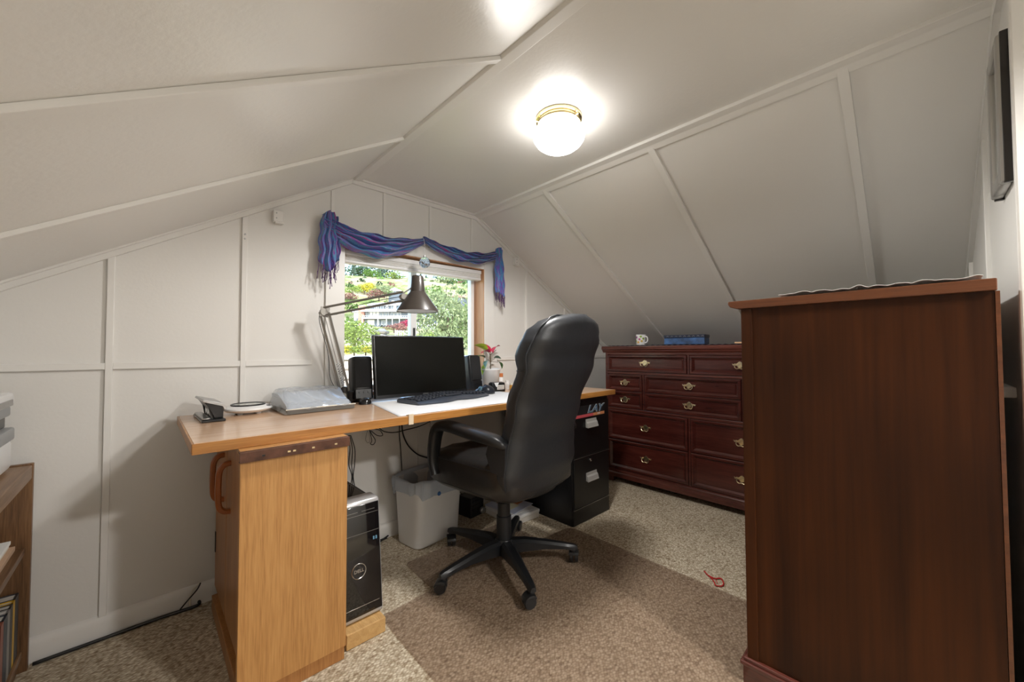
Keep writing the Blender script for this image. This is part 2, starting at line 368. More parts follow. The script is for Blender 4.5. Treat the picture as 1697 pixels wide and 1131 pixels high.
# ------------------------------------------------------------------ window
win = bpy.data.objects.new('window_1', None); COL.objects.link(win); win.location = (1.243, 2.2, WZ0); win['kind'] = 'structure'; win['label'] = 'two-pane sliding window with brown wooden jambs'
YG = 2.205
part('jamb', bx(NB(), WX1, WX1+.02, YB-.006, 2.235, WZ0-.02, WZ1+.02), JAMBW, win); part('jamb', bx(NB(), WX0-.02, WX0, YB-.006, 2.235, WZ0-.02, WZ1+.02), JAMBW, win)
part('head_jamb', bx(NB(), WX0, WX1, YB-.006, 2.235, WZ1, WZ1+.02), JAMBW, win); part('sill', bx(NB(), WX0, WX1, YB-.006, 2.25, WZ0-.02, WZ0), JAMBW, win)
f = .028
for (x0, x1, z0, z1) in ((WX0, WX0+f, WZ0, WZ1), (WX1-f-.012, WX1-.012, WZ0, WZ1), (WX0+f, WX1-f-.012, WZ0, WZ0+f), (WX0+f, WX1-f-.012, WZ1-f, WZ1)):
    part('sash_frame', bx(NB(), x0, x1, YG-.018, YG+.022, z0, z1, .003), WHITE, win)
part('mullion', bx(NB(), 1.205, 1.245, YG-.022, YG+.022, WZ0+f, WZ1-f, .003), WHITE, win)
b = NB(); tube(b, [(1.225, YG-.026, 1.13), (1.225, YG-.026, 1.20)], .007, 8); part('latch', b, BLACKP, win, True)
for x0, x1 in ((WX0+f, 1.205), (1.245, WX1-f-.012)): part('pane', bx(NB(), x0, x1, YG-.002, YG+.002, WZ0+f, WZ1-f), GLASSM, win)
# casings
for nm, x0, x1 in (('trim_1', .668, WX0-.002), ('trim_2', WX1+.004, 1.815)):
    struct(nm, bx(NB(), x0, x1, YB-.013, YB+.001, .80, 1.74 if nm == 'trim_1' else 1.70, .002), TRIMP, 'flat white casing board on the lamp side of the window' if nm == 'trim_1' else 'flat white casing board on the plant side of the window')
struct('trim_3', bx(NB(), WX0-.002, WX1+.004, YB-.011, YB+.001, WZ1+.004, 1.70, .002), TRIMP, 'white header board above the window blind')
# ------------------------------------------------------------------ ceiling lamp, plus an added rear fill of the same build
GLOBE, nt_, o_ = nmat('lit_glass'); e_ = nd(nt_, 'Emission'); e_.inputs[0].default_value = (1, .968, .925, 1); e_.inputs[1].default_value = BOWL_GLOW; nt_.links.new(e_.outputs[0], o_.inputs[0])
def ceiling_lamp(lx, ly, label, watts):
    lamp = thing('ceiling_lamp', label, 'ceiling light', (lx, ly, 1.89))
    b = NB(); lathe(b, [(.0, .1095), (.088, .1095), (.093, .106), (.093, .098), (.086, .095), (.086, .088), (.089, .085), (.086, .081), (.0, .081)], 40); obj('fitter', b, BRASSL, lamp, True)
    b = NB(); lathe(b, [(.078, .081), (.086, .070), (.100, .052), (.105, .038), (.102, .022), (.090, .004), (.072, -.010), (.045, -.020), (.018, -.024), (0, -.0245)], 40); obj('glass_bowl', b, GLOBE, lamp, True, angle=180)
    for a in (.5, 2.6, 4.7):
        b = NB(); lathe(b, [(0, 0), (.004, 0), (.004, .012), (0, .012)], 8, (0, 0, 0), Matrix.Rotation(a, 4, 'Z') @ Matrix.Translation((.085, 0, .086)) @ Matrix.Rotation(math.pi/2, 4, 'Y')); obj('thumb_screw', b, BRASSL, lamp)
    L = bpy.data.lights.new('bulb', 'SPOT'); L.energy = watts; L.color = (1, .972, .935); L.spot_size = math.radians(172); L.spot_blend = .35; L.shadow_soft_size = .07
    lo = bpy.data.objects.new('bulb', L); COL.objects.link(lo); lo.parent = lamp; lo.location = (0, 0, -.032)
    return lamp
ceiling_lamp(1.205, .985, 'round brass ceiling light with a frosted glass bowl', LAMP_POWER)
ceiling_lamp(1.10, -.95, 'unseen brass fill light added behind the camera', REAR_FILL_POWER)  # added out-of-view fill, lifts the chest side and the space under the desk

# ------------------------------------------------------------------ desk and the cabinet under it
desk = thing('desk_top_slab', 'long tan wooden slab desk top with orange edges', 'desk', (1.2, 1.74, .76))
part('tabletop', bx(NB(), .104, 2.296, 1.412, 2.072, .7605, .792, .0015), DESKT, desk)
part('edge_band', bx(NB(), .100, 2.300, 1.407, 1.412, .7605, .7915, .0012), DESKE, desk)
part('edge_band', bx(NB(), .099, .104, 1.412, 2.072, .7605, .7915, .0012), DESKE, desk)
part('edge_band', bx(NB(), 2.296, 2.301, 1.412, 2.072, .7605, .7915, .0012), DESKE, desk)
cab = thing('oak_cabinet', 'oak-veneer cabinet standing under the left end of the desk', 'cabinet', (.36, 1.69, 0))
part('carcass', bx(NB(), .244, .505, 1.388, 2.005, .06, .742), OAKD, cab)
part('side_panel', bx(NB(), .207, .515, 1.369, 1.388, .045, .745, .0015), OAKV, cab)
part('side_panel', bx(NB(), .505, .515, 1.388, 2.005, .02, .745, .001), OAKV, cab)
part('top_panel', bx(NB(), .207, .515, 1.373, 2.005, .745, .7600, .001), OAKV, cab)
for k, (y0, y1) in enumerate(((1.392, 1.722), (1.730, 1.998))):
    d = part('door', bx(NB(), .222, .241, y0, y1, .10, .735, .002), OAKD, cab)
    yh = y1-.075 if k == 0 else y0+.065
    path = [(.223, yh, .668), (.204, yh, .664), (.191, yh, .645), (.188, yh, .60), (.188, yh, .57), (.191, yh, .525), (.204, yh, .507), (.223, yh, .503)]
    b = NB(); tube(b, catmull(path, 5), .0085, 10, up=(0, 1, 0), sec=[(1, .9), (.5, 1.4), (-.5, 1.4), (-1, .9), (-1, -.9), (-.5, -1.4), (.5, -1.4), (1, -.9)]); part('handle', b, HANDW, d, True)
    part('hinge', bx(NB(), .219, .222, y0+.003 if k == 0 else y1-.02, y0+.012 if k == 0 else y1-.008, .24, .32), BLACKM, d)
part('plinth', bx(NB(), .214, .500, 1.395, 2.005, 0, .060, .002), OAKD, cab)
part('plinth', bx(NB(), .210, .512, 1.374, 1.394, 0, .045, .002), OAKD, cab)
b = NB(); prism(b, [(1.352, .728), (1.352, .7585), (1.376, .7585), (1.376, .755), (1.356, .755), (1.356, .7315), (1.369, .7315), (1.369, .728)], .203, .516, 'x', bev=.0008); part('drawer_rail', b, JRAIL, cab)
for x in (.262, .33, .345, .40, .47): part('rail_slot', bx(NB(), x-.004, x+.004, 1.3512, 1.3525, .739, .744), BLACKM if x == .262 else BRASS, cab)

# ------------------------------------------------------------------ tall chest in the foreground
chest = thing('tall_chest', 'tall dark mahogany chest filling the right foreground', 'chest', (1.85, .13, 0))
CX0, CX1, CY0, CY1 = 1.40, 2.30, -.125, .392
part('side_panel', bx(NB(), CX0+.004, CX0+.03, CY0, CY1-.030, .075, 1.186), CHESTW, chest)
part('side_panel', bx(NB(), CX1-.03, CX1-.004, CY0, CY1-.030, .075, 1.186), CHESTW, chest)
part('stile', bx(NB(), CX0, CX0+.05, CY1-.031, CY1, .075, 1.186, .002), CHESTW, chest); part('stile', bx(NB(), CX1-.05, CX1, CY1-.031, CY1, .075, 1.186, .002), CHESTW, chest)
part('back_panel', bx(NB(), CX0+.002, CX1-.002, CY0-.008, CY0-.001, .06, 1.185), CHESTT, chest)
part('carcass', bx(NB(), CX0+.03, CX1-.03, CY0, CY1-.02, .08, 1.18), CHESTW, chest)
b = NB(); prism(b, [(CY0-.004, 1.186), (CY1+.010, 1.186), (CY1+.030, 1.193), (CY1+.036, 1.202), (CY1+.036, 1.212), (CY0-.004, 1.214)], CX0-.006, CX1+.006, 'x', bev=.002); part('top', b, CHESTT, chest)
b = NB(); bx(b, CX0-.010, CX1+.010, CY0, CY1+.010, 0, .060, .002); bx(b, CX0-.016, CX1+.016, CY0, CY1+.017, .058, .070, .003); bx(b, CX0-.008, CX1+.008, CY0, CY1+.009, .069, .080, .003); part('base_moulding', b, MAHOGX, chest)

def bail_pull():
    """ornate batwing drawer pull facing -x, built round the origin"""
    b = NB()
    out = [(-.046, .010), (-.038, .004), (-.030, .010), (-.022, .006), (-.014, .012), (-.008, .020), (0, .024)]
    poly = out + [(-x, z) for x, z in out[-2::-1]]
    low = [(.040, -.004), (.030, .000), (.022, -.006), (.016, -.002), (.012, -.014), (0, -.019)]
    poly += low + [(-x, z) for x, z in low[-2::-1]]
    prism(b, poly, -.0035, 0, 'x', bev=.0008)
    for s in (-1, 1): lathe(b, [(0, -.012), (.0055, -.012), (.0055, 0)], 8, (-.0, s*.026, .004), Matrix.Rotation(math.pi/2, 4, 'Y') @ Matrix.Scale(1, 4))
    tube(b, catmull([(-.010, -.026, .004), (-.014, -.027, -.012), (-.016, -.016, -.023), (-.017, 0, -.020), (-.016, .016, -.023), (-.014, .027, -.012), (-.010, .026, .004)], 4), .0028, 6)
    me = bpy.data.meshes.new('handle'); bmesh.ops.recalc_face_normals(b, faces=b.faces[:]); b.to_mesh(me); b.free(); me.materials.append(BRASS); return me
PULL = bail_pull()
def pull(parent, loc, rz=0., scale=1.):
    o = bpy.data.objects.new('handle', PULL); COL.objects.link(o); o.parent = parent; o.location = loc; o.rotation_euler = (0, 0, rz); o.scale = (scale,)*3; o['label'] = 'aged brass bail handle'
def drawer(parent, y0, y1, z0, z1, x, m, n=1):
    """framed drawer front facing -x at plane x; local coordinates of the parent"""
    b = NB(); fr = .027; d = .012
    rings = []
    for off, xx in ((0, x+.016), (0, x-.003), (.004, x-.006), (fr*.55, x-.006), (fr*.65, x-.002), (fr*1.15, x+.010), (fr*1.15+.003, x+.010), (fr*1.15+.005, x+.0065)):
        rings.append([(xx, y0+off, z0+off), (xx, y1-off, z0+off), (xx, y1-off, z1-off), (xx, y0+off, z1-off)])
    loft(b, rings); o = obj('drawer', b, m, parent)
    for k in range(n): pull(o, (x+.0063, y0+(y1-y0)*(k+.5)/n, (z0+z1)/2+.004))
    return o
# front drawers of the tall chest (they face the window wall)
zz = [.095, .32, .53, .72, .89, 1.04, 1.175]
for z0, z1 in zip(zz, zz[1:]):
    b = NB(); y = CY1
    rings = []; fr = .022
    for off, yy in ((0, y-.02), (0, y+.001), (fr*.6, y+.001), (fr, y-.008), (fr+.006, y-.006)):
        rings.append([(CX0+.055+off, yy, z0+.006+off), (CX1-.055-off, yy, z0+.006+off), (CX1-.055-off, yy, z1-.006-off), (CX0+.055+off, yy, z1-.006-off)])
    loft(b, rings); o = part('drawer', b, MAHOG, chest)
    for xk in (CX0+.27, CX1-.27):
        h = bpy.data.objects.new('handle', PULL); COL.objects.link(h); h.parent = o
        h.location = (xk, CY1-.006, (z0+z1)/2); h.rotation_euler = (0, 0, -math.pi/2); h['label'] = 'aged brass bail handle'

# ------------------------------------------------------------------ wide dresser under the right slope
DX, DY0, DY1 = 2.77, .45, 1.785
dr = thing('wide_dresser', 'wide mahogany dresser with brass-handled drawers under the slope', 'dresser', (DX, 1.115, 0))
W = lambda y: y-1.115
obj('carcass', bx(NB(), .012, .44, W(DY0)+.004, W(DY1)-.004, .10, 1.045), MAHOG, dr)
b = NB(); bx(b, 0, .02, W(DY1)-.022, W(DY1), .10, 1.04, .003); obj('stile', b, MAHOG, dr); b = NB(); bx(b, 0, .02, W(DY0), W(DY0)+.022, .10, 1.04, .003); obj('stile', b, MAHOG, dr)
b = NB(); prism(b, [(.44, 1.038), (-.002, 1.038), (-.004, 1.044), (-.012, 1.050), (-.014, 1.058), (-.024, 1.064), (-.026, 1.078), (-.022, 1.084), (-.022, 1.090), (.44, 1.090)], W(DY0)-.02, W(DY1)+.02, 'y'); obj('top', b, MAHOGX, dr, True, angle=25)
b = NB(); prism(b, [(.44, .10), (-.008, .10), (-.012, .093), (-.012, .082), (-.022, .075), (-.024, .045), (.0, .036), (.44, .036)], W(DY0)-.016, W(DY1)+.016, 'y'); obj('base_moulding', b, MAHOGX, dr, True, angle=25)
for y in (W(DY0)+.03, W(DY1)-.03):
    for x in (.02, .40): obj('foot', bx(NB(), x-.03, x+.03, y-.04, y+.04, 0, .045, .006), MAHOG, dr)
mid = 1.112
def rail(z0, z1): obj('rail', bx(NB(), -.005, .014, W(DY0)+.02, W(DY1)-.02, z0, z1, .003), MAHOGX, dr)
rail(.868, .884); rail(.578, .596); rail(.098, .106); rail(1.022, 1.036)
def post(y, z0, z1): obj('divider', bx(NB(), -.001, .014, W(y)-.007, W(y)+.007, z0, z1, .002), MAHOG, dr)
post(mid, .884, 1.022); post(mid, .106, .578); post(1.452, .596, .868); post(.772, .596, .868)
rows = [((mid+.010, DY1-.024), (.888, 1.019)), ((DY0+.024, mid-.010), (.888, 1.019))]
for (ya, yb) in ((1.462, DY1-.024), (.782, 1.442), (DY0+.024, .762)):
    rows += [((ya, yb), (.734, .865)), ((ya, yb), (.599, .730))]
for (ya, yb) in ((mid+.010, DY1-.024), (DY0+.024, mid-.010)):
    rows += [((ya, yb), (.345, .575)), ((ya, yb), (.109, .339))]
for (ya, yb), (za, zb) in rows: drawer(dr, W(ya), W(yb), za, zb, 0, MAHOG)

# ------------------------------------------------------------------ black filing cabinet
fc = thing('filing_cabinet', 'black two-drawer steel filing cabinet under the right end of the desk', 'filing cabinet', (2.055, 1.72, 0))
FX0, FX1, FYF, FYB = 1.861, 2.248, 1.425, 2.03
part('body', bx(NB(), FX0, FX1, FYF+.012, FYB, .0, .755, .004), BLACKM, fc)
part('kick_plate', bx(NB(), FX0+.002, FX1-.002, FYF+.004, FYF+.014, .004, .095, .002), BLACKM, fc)
for z0, z1, zh in ((.405, .735, .600), (.102, .398, .270)):
    d = part('drawer', bx(NB(), FX0+.006, FX1-.006, FYF, FYF+.013, z0, z1, .004), BLACKM, fc)
    b = NB(); prism(b, [(FYF, zh+.028), (FYF-.004, zh+.028), (FYF-.005, zh+.012), (FYF-.014, zh+.004), (FYF-.018, zh-.016), (FYF-.022, zh-.022), (FYF-.018, zh-.026), (FYF, zh-.022)], 1.985, 2.095, 'x', bev=.001); part('handle', b, pbr('cabinet_handle_grey', (.46, .45, .43), .35, metal=.2), d, True)
part('drawer_lip', bx(NB(), FX0+.004, FX1-.004, FYF-.002, FYF+.002, .3985, .402), STEEL, fc)
part('drawer_lip', bx(NB(), FX0+.004, FX1-.004, FYF-.0005, FYF+.004, .096, .0995), STEEL, fc)
b = NB(); lathe(b, [(0, 0), (.009, 0), (.009, .006), (.006, .008), (0, .008)], 16, (2.030, FYF, .372), Matrix.Rotation(math.pi/2, 4, 'X')); part('lock', b, CHROME, fc, True)
NAVY = pbr('sticker_blue', (.05, .16, .30), .5); STRED = pbr('sticker_red', (.62, .10, .12), .5); STBLK = pbr('sticker_black', (.015, .015, .017), .45); PRWHITE = pbr('print_white', (.75, .75, .74), .5); STORG = pbr('sticker_orange', (.70, .28, .12), .5)
SY = FYF-.0015
st = part('sticker', bx(NB(), 1.845, 2.190, SY, FYF+.0005, .642, .712), STBLK, fc); st['label'] = 'bumper sticker with slanted LAY lettering and red band'
part('sticker_band', bx(NB(), 1.845, 2.065, SY-.0004, SY+.0002, .642, .660), STRED, st); part('sticker_band', bx(NB(), 2.065, 2.190, SY-.0004, SY+.0002, .642, .660), STORG, st)
RX = Matrix.Rotation(math.pi/2, 4, 'X')
for txt, sz, m_, bo, xx, zz_, dy in (('LAY', .064, PRWHITE, .0022, 2.082, .6860, .0006), ('LAY', .064, NAVY, .0002, 2.082, .6860, .0014)):
    t = text_bm(txt, sz, .0002, .35, bo); b = NB(); add(b, t, Matrix.Translation((xx, SY-dy, zz_)) @ RX @ Matrix.Scale(1.45, 4, (1, 0, 0))); part('lettering', b, m_, st)
t = text_bm('AM', .016, .0002, .0, .0003); b = NB(); add(b, t, Matrix.Translation((2.125, SY-.0007, .651)) @ RX @ Matrix.Scale(1.4, 4, (1, 0, 0))); part('lettering', b, PRWHITE, st)
# ------------------------------------------------------------------ office chair
chair = thing('office_chair', 'black leather high-back swivel chair pulled up to the desk', 'chair', (1.298, 1.425, .007), math.radians(6))
# base: hub, five spokes with casters
b = NB(); lathe(b, [(0, .052), (.040, .052), (.050, .070), (.052, .105), (.040, .125), (0, .128)], 24); obj('hub', b, CHAIRP, chair, True)
b = NB(); lathe(b, [(.036, .11), (.036, .235), (.031, .238), (.031, .30), (.026, .303), (.026, .386), (0, .386)], 24); obj('gas_column', b, CHAIRP, chair, True)
cpos = [Vector((1.555, 1.187)), Vector((1.161, 1.104)), Vector((.955, 1.437)), Vector((1.218, 1.76)), Vector((1.599, 1.636))]
spin = []
for p in cpos:
    v = Matrix.Rotation(-math.radians(6), 2) @ (p - Vector((1.298, 1.425))); spin.append(math.atan2(v.y, v.x))
base0 = sum(((a-2*math.pi*k/5*(-1)) for k, a in enumerate(spin)), 0)  # not used for spacing; spokes follow the photo
RC = .345
def spoke_bm():
    b = NB(); rings = []
    for x, hw, z0, z1 in ((.030, .030, .060, .122), (.10, .029, .070, .124), (.20, .024, .078, .113), (.30, .019, .074, .098), (.345, .017, .066, .090), (.362, .012, .066, .084)):
        rings.append([(x, -hw, z0), (x, hw, z0), (x, hw, z1-.010), (x, hw*.55, z1), (x, -hw*.55, z1), (x, -hw, z1-.010)])
    loft(b, rings); return b
def caster(parent, ang, rot):
    c = bpy.data.objects.new('caster', CASTER); COL.objects.link(c); c.parent = parent; c.location = (RC*math.cos(ang), RC*math.sin(ang), 0); c.rotation_euler = (0, 0, rot)
    for s in (-1, 1):
        w = bpy.data.objects.new('wheel', WHEEL); COL.objects.link(w); w.parent = c; w.location = (0.012, s*.0125, .0265)
def mesh_of(bm, name, m, smooth=True):
    me = bpy.data.meshes.new(name); bmesh.ops.recalc_face_normals(bm, faces=bm.faces[:])
    for f in bm.faces: f.smooth = smooth
    if smooth:
        for e in bm.edges:
            if len(e.link_faces) == 2 and e.calc_face_angle(0) > .6: e.smooth = False
    bm.to_mesh(me); bm.free(); me.materials.append(m); return me
b = NB(); lathe(b, [(0, .0), (.0235, .0), (.0265, .004), (.0265, .014), (.024, .017), (0, .017)], 24, (0, .0085, 0), Matrix.Rotation(math.pi/2, 4, 'X')); WHEEL = mesh_of(b, 'wheel', BLACKP)
b = NB(); lathe(b, [(0, .040), (.011, .040), (.013, .050), (.013, .070), (0, .070)], 14)
prism(b, [(-.016, .040), (-.012, .052), (.0, .058), (.018, .056), (.032, .046), (.040, .032), (.032, .030), (.012, .050), (-.008, .040)], -.024, .024, 'y', bev=.003); CASTER = mesh_of(b, 'caster', CHAIRP)
SPOKE = mesh_of(spoke_bm(), 'spoke', CHAIRP)
for k, a in enumerate(spin):
    o = bpy.data.objects.new('spoke', SPOKE); COL.objects.link(o); o.parent = chair; o.rotation_euler = (0, 0, a)
    caster(chair, a, [.5, 2.6, 2.2, -2.2, .4][k])
b = NB(); bx(b, -.11, .11, -.16, .14, .384, .410, .008); obj('seat_plate', b, BLACKM, chair, True)
b = NB(); tube(b, [(0, .02, .395), (.20, .06, .392), (.26, .07, .39)], .006, 8); bx(b, .24, .29, .055, .085, .383, .397, .004); obj('height_lever', b, CHAIRP, chair, True)
# seat cushion
b = NB(); rings = []
for z, hx, hy, p in ((.402, .205, .235, 4), (.408, .242, .268, 5), (.430, .259, .285, 7), (.500, .263, .285, 7), (.535, .261, .283, 7), (.556, .251, .272, 6), (.570, .218, .240, 4), (.578, .150, .165, 3), (.580, .05, .06, 2.2)):
    rings.append([(x, y+.02, z - (.012*((y)/.27)**2 if z > .54 and y > 0 else 0) + (.010*math.sin(x*40)*math.cos(y*23) if z > .565 else 0)) for x, y in se(hx, hy, 48, p)])
loft(b, rings); seat = obj('seat', b, LEATHD, chair, True, angle=180)
for zz_, hx, hy in ((.541, .2595, .2815), (.428, .2565, .2825)):
    b = NB(); tube(b, [(x, y+.02, zz_) for x, y in se(hx, hy, 64, 6)], .0032, 6, closed=True); obj('piping', b, LEATHER, seat, True, angle=180)
# high back: leather shell lofted along its height; y grows towards the sitter
HW = [(.40, .15), (.425, .205), (.47, .250), (.53, .266), (.62, .252), (.70, .242), (.80, .246), (.92, .256), (1.02, .262), (1.08, .256), (1.13, .234), (1.165, .196), (1.19, .140), (1.20, .06)]
YR = [(.40, -.225), (.46, -.252), (.54, -.270), (.65, -.280), (.80, -.318), (1.0, -.388), (1.10, -.424), (1.17, -.438), (1.20, -.430)]
TH = [(.40, .045), (.46, .085), (.54, .105), (.62, .115), (.75, .120), (.88, .118), (.93, .112), (.97, .112), (1.0, .130), (1.06, .146), (1.12, .138), (1.165, .105), (1.19, .06), (1.20, .02)]
def back_ring(z, grow=0.):
    hw, yr, th = lerp(HW, z)+grow, lerp(YR, z), lerp(TH, z); out = []
    for i in range(44):
        a = 2*math.pi*i/44; c, s = math.cos(a), math.sin(a)
        x = hw*math.copysign(abs(c)**(2/4.2), c); y = math.copysign(abs(s)**(2/3.4), s)
        bow = .030*(1-(x/max(hw, .01))**2)      # rear swells in the middle
        yy = yr + th*.5 + y*th*.5 - (bow if y < 0 else bow*.15)*(-y if y < 0 else 1)
        wr = .0022*math.sin(z*95+x*8)*math.sin(z*31+2)*(1 if y > .3 and .55 < z < 1.12 else 0)
        out.append((x, yy+wr, z))
    return out
b = NB(); zs = [.40+.80*i/46 for i in range(47)]; loft(b, [back_ring(z) for z in zs]); back = obj('backrest', b, LEATHER, chair, True, angle=180)
# seam piping round the rear shell and the head-pillow seam
def rim(z, s, f=.30):
    hw, yr, th = lerp(HW, z), lerp(YR, z), lerp(TH, z); return (s*hw*1.0, yr+th*f, z)
left = [rim(.40+.79*i/30, -1) for i in range(31)]; right = [rim(.40+.79*i/30, 1) for i in range(31)]
b = NB(); tube(b, catmull(left+right[::-1], 2), .0035, 6); obj('piping', b, LEATHER, back, True, angle=180)
b = NB(); ring = [p for p in back_ring(.965, .001)]; tube(b, [Vector(p) for p in ring if p[1] > lerp(YR, .965)+.03], .0026, 6); obj('seam', b, STEEL if False else LEATHD, back, True, angle=180)
# bracket behind/under and armrests
b = NB(); loft(b, [[(x, y, z) for x, z in ((-.05, .392), (.05, .392), (.05, .425), (-.05, .425))] for y in (-.12, -.235)]); obj('back_bracket', b, BLACKM, chair)
sec = [(.62, .55), (.40, .92), (-.40, .92), (-.62, .55), (-.62, -.55), (-.40, -.92), (.40, -.92), (.62, -.55)]
for s in (-1, 1):
    path = [(s*.274, .185, .462), (s*.272, .205, .52), (s*.276, .195, .60), (s*.279, .170, .675), (s*.280, .130, .700), (s*.280, .06, .702), (s*.279, -.04, .692), (s*.277, -.13, .684), (s*.273, -.19, .678), (s*.266, -.222, .668), (s*.255, -.238, .655)]
    rr = [.024, .029, .032, .034, .035, .036, .036, .036, .034, .030, .022]
    P = catmull(path, 4); R = [lerp([(i*4, r) for i, r in enumerate(rr)], k) for k in range(len(P))]
    b = NB(); tube(b, P, R, sec=sec, up=(s, 0, 0)); arm = obj('armrest', b, CHAIRP, chair, True, angle=60)
    b = NB(); lathe(b, [(0, 0), (.012, 0), (.012, .006), (.005, .007), (.005, .003), (0, .003)], 14, (s*.296, -.185, .676), Matrix.Rotation(s*math.pi/2, 4, 'Y')); obj('bolt', b, STEEL, arm, True)
    b = NB(); loft(b, [[(s*x, y, z) for y, z in ((-.245, .665), (-.155, .668), (-.135, .61), (-.165, .54), (-.24, .53))] for x in (.225, .266)]); obj('arm_plate', b, LEATHER, chair)

# ------------------------------------------------------------------ chair mat
b = NB(); pts = [(.690, 1.465), (.705, 1.482), (.915, 1.490), (.935, 1.505), (.945, 1.745), (.962, 1.765), (1.590, 1.775), (1.606, 1.758), (1.612, 1.480), (1.630, 1.462), (1.815, 1.452), (1.850, 1.415), (1.835, .425), (1.80, .405), (.700, .405), (.670, .43)]
prism(b, pts, .002, .0065, 'z'); tag(obj('chair_mat', b, MATM), 'clear brownish plastic chair mat lying on the carpet', 'chair mat')

# ------------------------------------------------------------------ waste bin with liner
wb = thing('waste_bin', 'white plastic waste bin beside the swivel chair', 'bin', (1.195, 1.948, 0), math.radians(8))
b = NB(); h = .345
rr = [(0, .150, .096, 5), (.004, .154, .100, 6), (h*.5, .161, .109, 6), (h, .170, .119, 6), (h, .166, .115, 6), (.02, .149, .096, 6)]
loft(b, [[(x, y, z) for x, y in se(hx, hy, 40, p)] for z, hx, hy, p in rr]); obj('body', b, WHITE, wb, True)
random.seed(4); b = NB(); n = 90
def liner_pt(u, v):
    a = 2*math.pi*u; c, s = math.cos(a), math.sin(a); p = 2/5.
    wob = math.sin(a*17+1)*.004+math.sin(a*31)*.003+math.sin(a*9+v*6)*.004
    tab = [(0, -.13, .150, .100), (.30, -.03, .158, .110), (.46, .012, .170, .118), (.52, .020, .176, .125), (.58, .012, .182, .130), (.75, -.028, .181, .129), (1, -.065-.018*math.sin(a*3+.6)-.010*math.sin(a*8), .177, .126)]
    for (v0, z0, x0, y0), (v1, z1, x1, y1) in zip(tab, tab[1:]):
        if v <= v1: k = (v-v0)/(v1-v0); z, hx, hy = z0+(z1-z0)*k, x0+(x1-x0)*k, y0+(y1-y0)*k; break
    amt = 1 if v > .55 else .8
    hx += wob*amt*(.4 if .45 < v < .58 else 1)+.003; hy += wob*amt*(.4 if .45 < v < .58 else 1)+.003
    return (hx*math.copysign(abs(c)**p, c), hy*math.copysign(abs(s)**p, s), h+z+.006*math.sin(a*5)*(1 if .4 < v < .6 else 0))
grid(b, liner_pt, n, 14, False); bmesh.ops.remove_doubles(b, verts=b.verts[:], dist=.0003); ln = obj('liner', b, LINER, wb, True, angle=180); ln['label'] = 'pale blue plastic bin liner folded over the rim'
b = NB(); lathe(b, [(0, 0), (.012, .002), (.010, .006), (0, .007)], 10, (-.045, -.136, h-.065), Matrix.Rotation(math.pi/2, 4, 'X')); obj('liner_knot', b, pbr('liner_blue', (.05, .16, .42), .3), wb, True)

# ------------------------------------------------------------------ computer tower on a wood block
blk = obj('wood_block', bx(NB(), .528, .672, 1.398, 1.80, .001, .055, .003), PINE); tag(blk, 'short pine board offcut under the computer tower', 'wood block')
pc = thing('computer_tower', 'glossy black desktop computer tower on a pine block', 'computer', (.605, 1.64, .056))
PX0, PX1, PZ0, PZ1 = .530, .684, .057, .480
part('case', bx(NB(), PX0+.004, PX1-.004, 1.50, 1.86, PZ0+.006, PZ1-.018, .003), BLACKP, pc)
part('top_tray', bx(NB(), PX0+.02, PX1-.02, 1.53, 1.74, PZ1-.019, PZ1-.012, .003), BLACKG, pc)
def sl_y(z): return 1.440+(z-PZ0)*.11
def face(x0, x1, z0, z1, d0, d1, bev=.0):
    t = NB(); q = [(x0, z0), (x1, z0), (x1, z1), (x0, z1)]
    loft(t, [[(x, sl_y(z)-d, z) for x, z in q] for d in (d0, d1)])
    if bev: bmesh.ops.bevel(t, geom=t.edges[:], offset=bev, segments=3, profile=.5, affect='EDGES')
    return t
part('trim_frame', face(PX0, PX1, PZ0, PZ1, -.075, .003, .013), pbr('silver_plastic', (.55, .55, .56), .28, metal=.35), pc, True)
bz = part('front_bezel', face(PX0+.004, PX1-.0065, PZ0+.017, PZ1-.016, -.01, .0055, .003), BLACKG, pc, True)
for z in (.428, .360): part('bezel_line', face(PX0+.008, PX1-.010, z, z+.0010, 0, .0060), STEEL, bz)
part('bezel_line', face(PX0+.010, PX1-.018, .106, .108, 0, .0062), CHROME, bz)
for x in (.650, .660): part('usb_port', face(x, x+.006, .326, .338, 0, .0061), pbr('port_blue', (.12, .28, .42), .4), bz)
for x0 in (.545, .610): part('disc_slot', face(x0, x0+.05, .440, .4412, 0, .0061), STEEL, bz)
tl = Matrix.Translation((.592, sl_y(.232)-.0066, .232)) @ Matrix.Rotation(-math.atan(.11), 4, 'X') @ RX
b = NB(); tube(b, [(.026*math.cos(2*math.pi*i/32), .026*math.sin(2*math.pi*i/32), 0) for i in range(32)], .0016, 6, closed=True); t2 = NB(); add(t2, b, tl); part('logo_ring', t2, CHROME, bz, True)
b = NB(); add(b, text_bm('DELL', .0165, .0004, 0, .0004), tl); part('logo_lettering', b, CHROME, bz)
# ------------------------------------------------------------------ things on the desk
DZ = .7922
b = NB(); grid(b, lambda u, v: (.735+(.095*v)+u*(.90-.10*v+.03*v), 1.425+v*.505, DZ+.0006+.0016*math.sin(u*9+v*3)**2*(1-v)*(.3+u)), 40, 20, False)
sh = obj('paper_sheet', b, PAPERM, None, True); tag(sh, 'large white paper sheet covering the middle of the desk', 'paper')
md = sh.modifiers.new('s', 'SOLIDIFY'); md.thickness = .0006; md.offset = 1
b = NB(); prism(b, [(1.4045, .800), (1.4045, .758), (1.4062, .758), (1.4062, .7928), (1.430, .7930), (1.430, .7946)], .768, .789, 'x'); tag(obj('masking_tape', b, pbr('tape', (.72, .60, .45), .6)), 'strip of masking tape over the desk edge', 'tape')

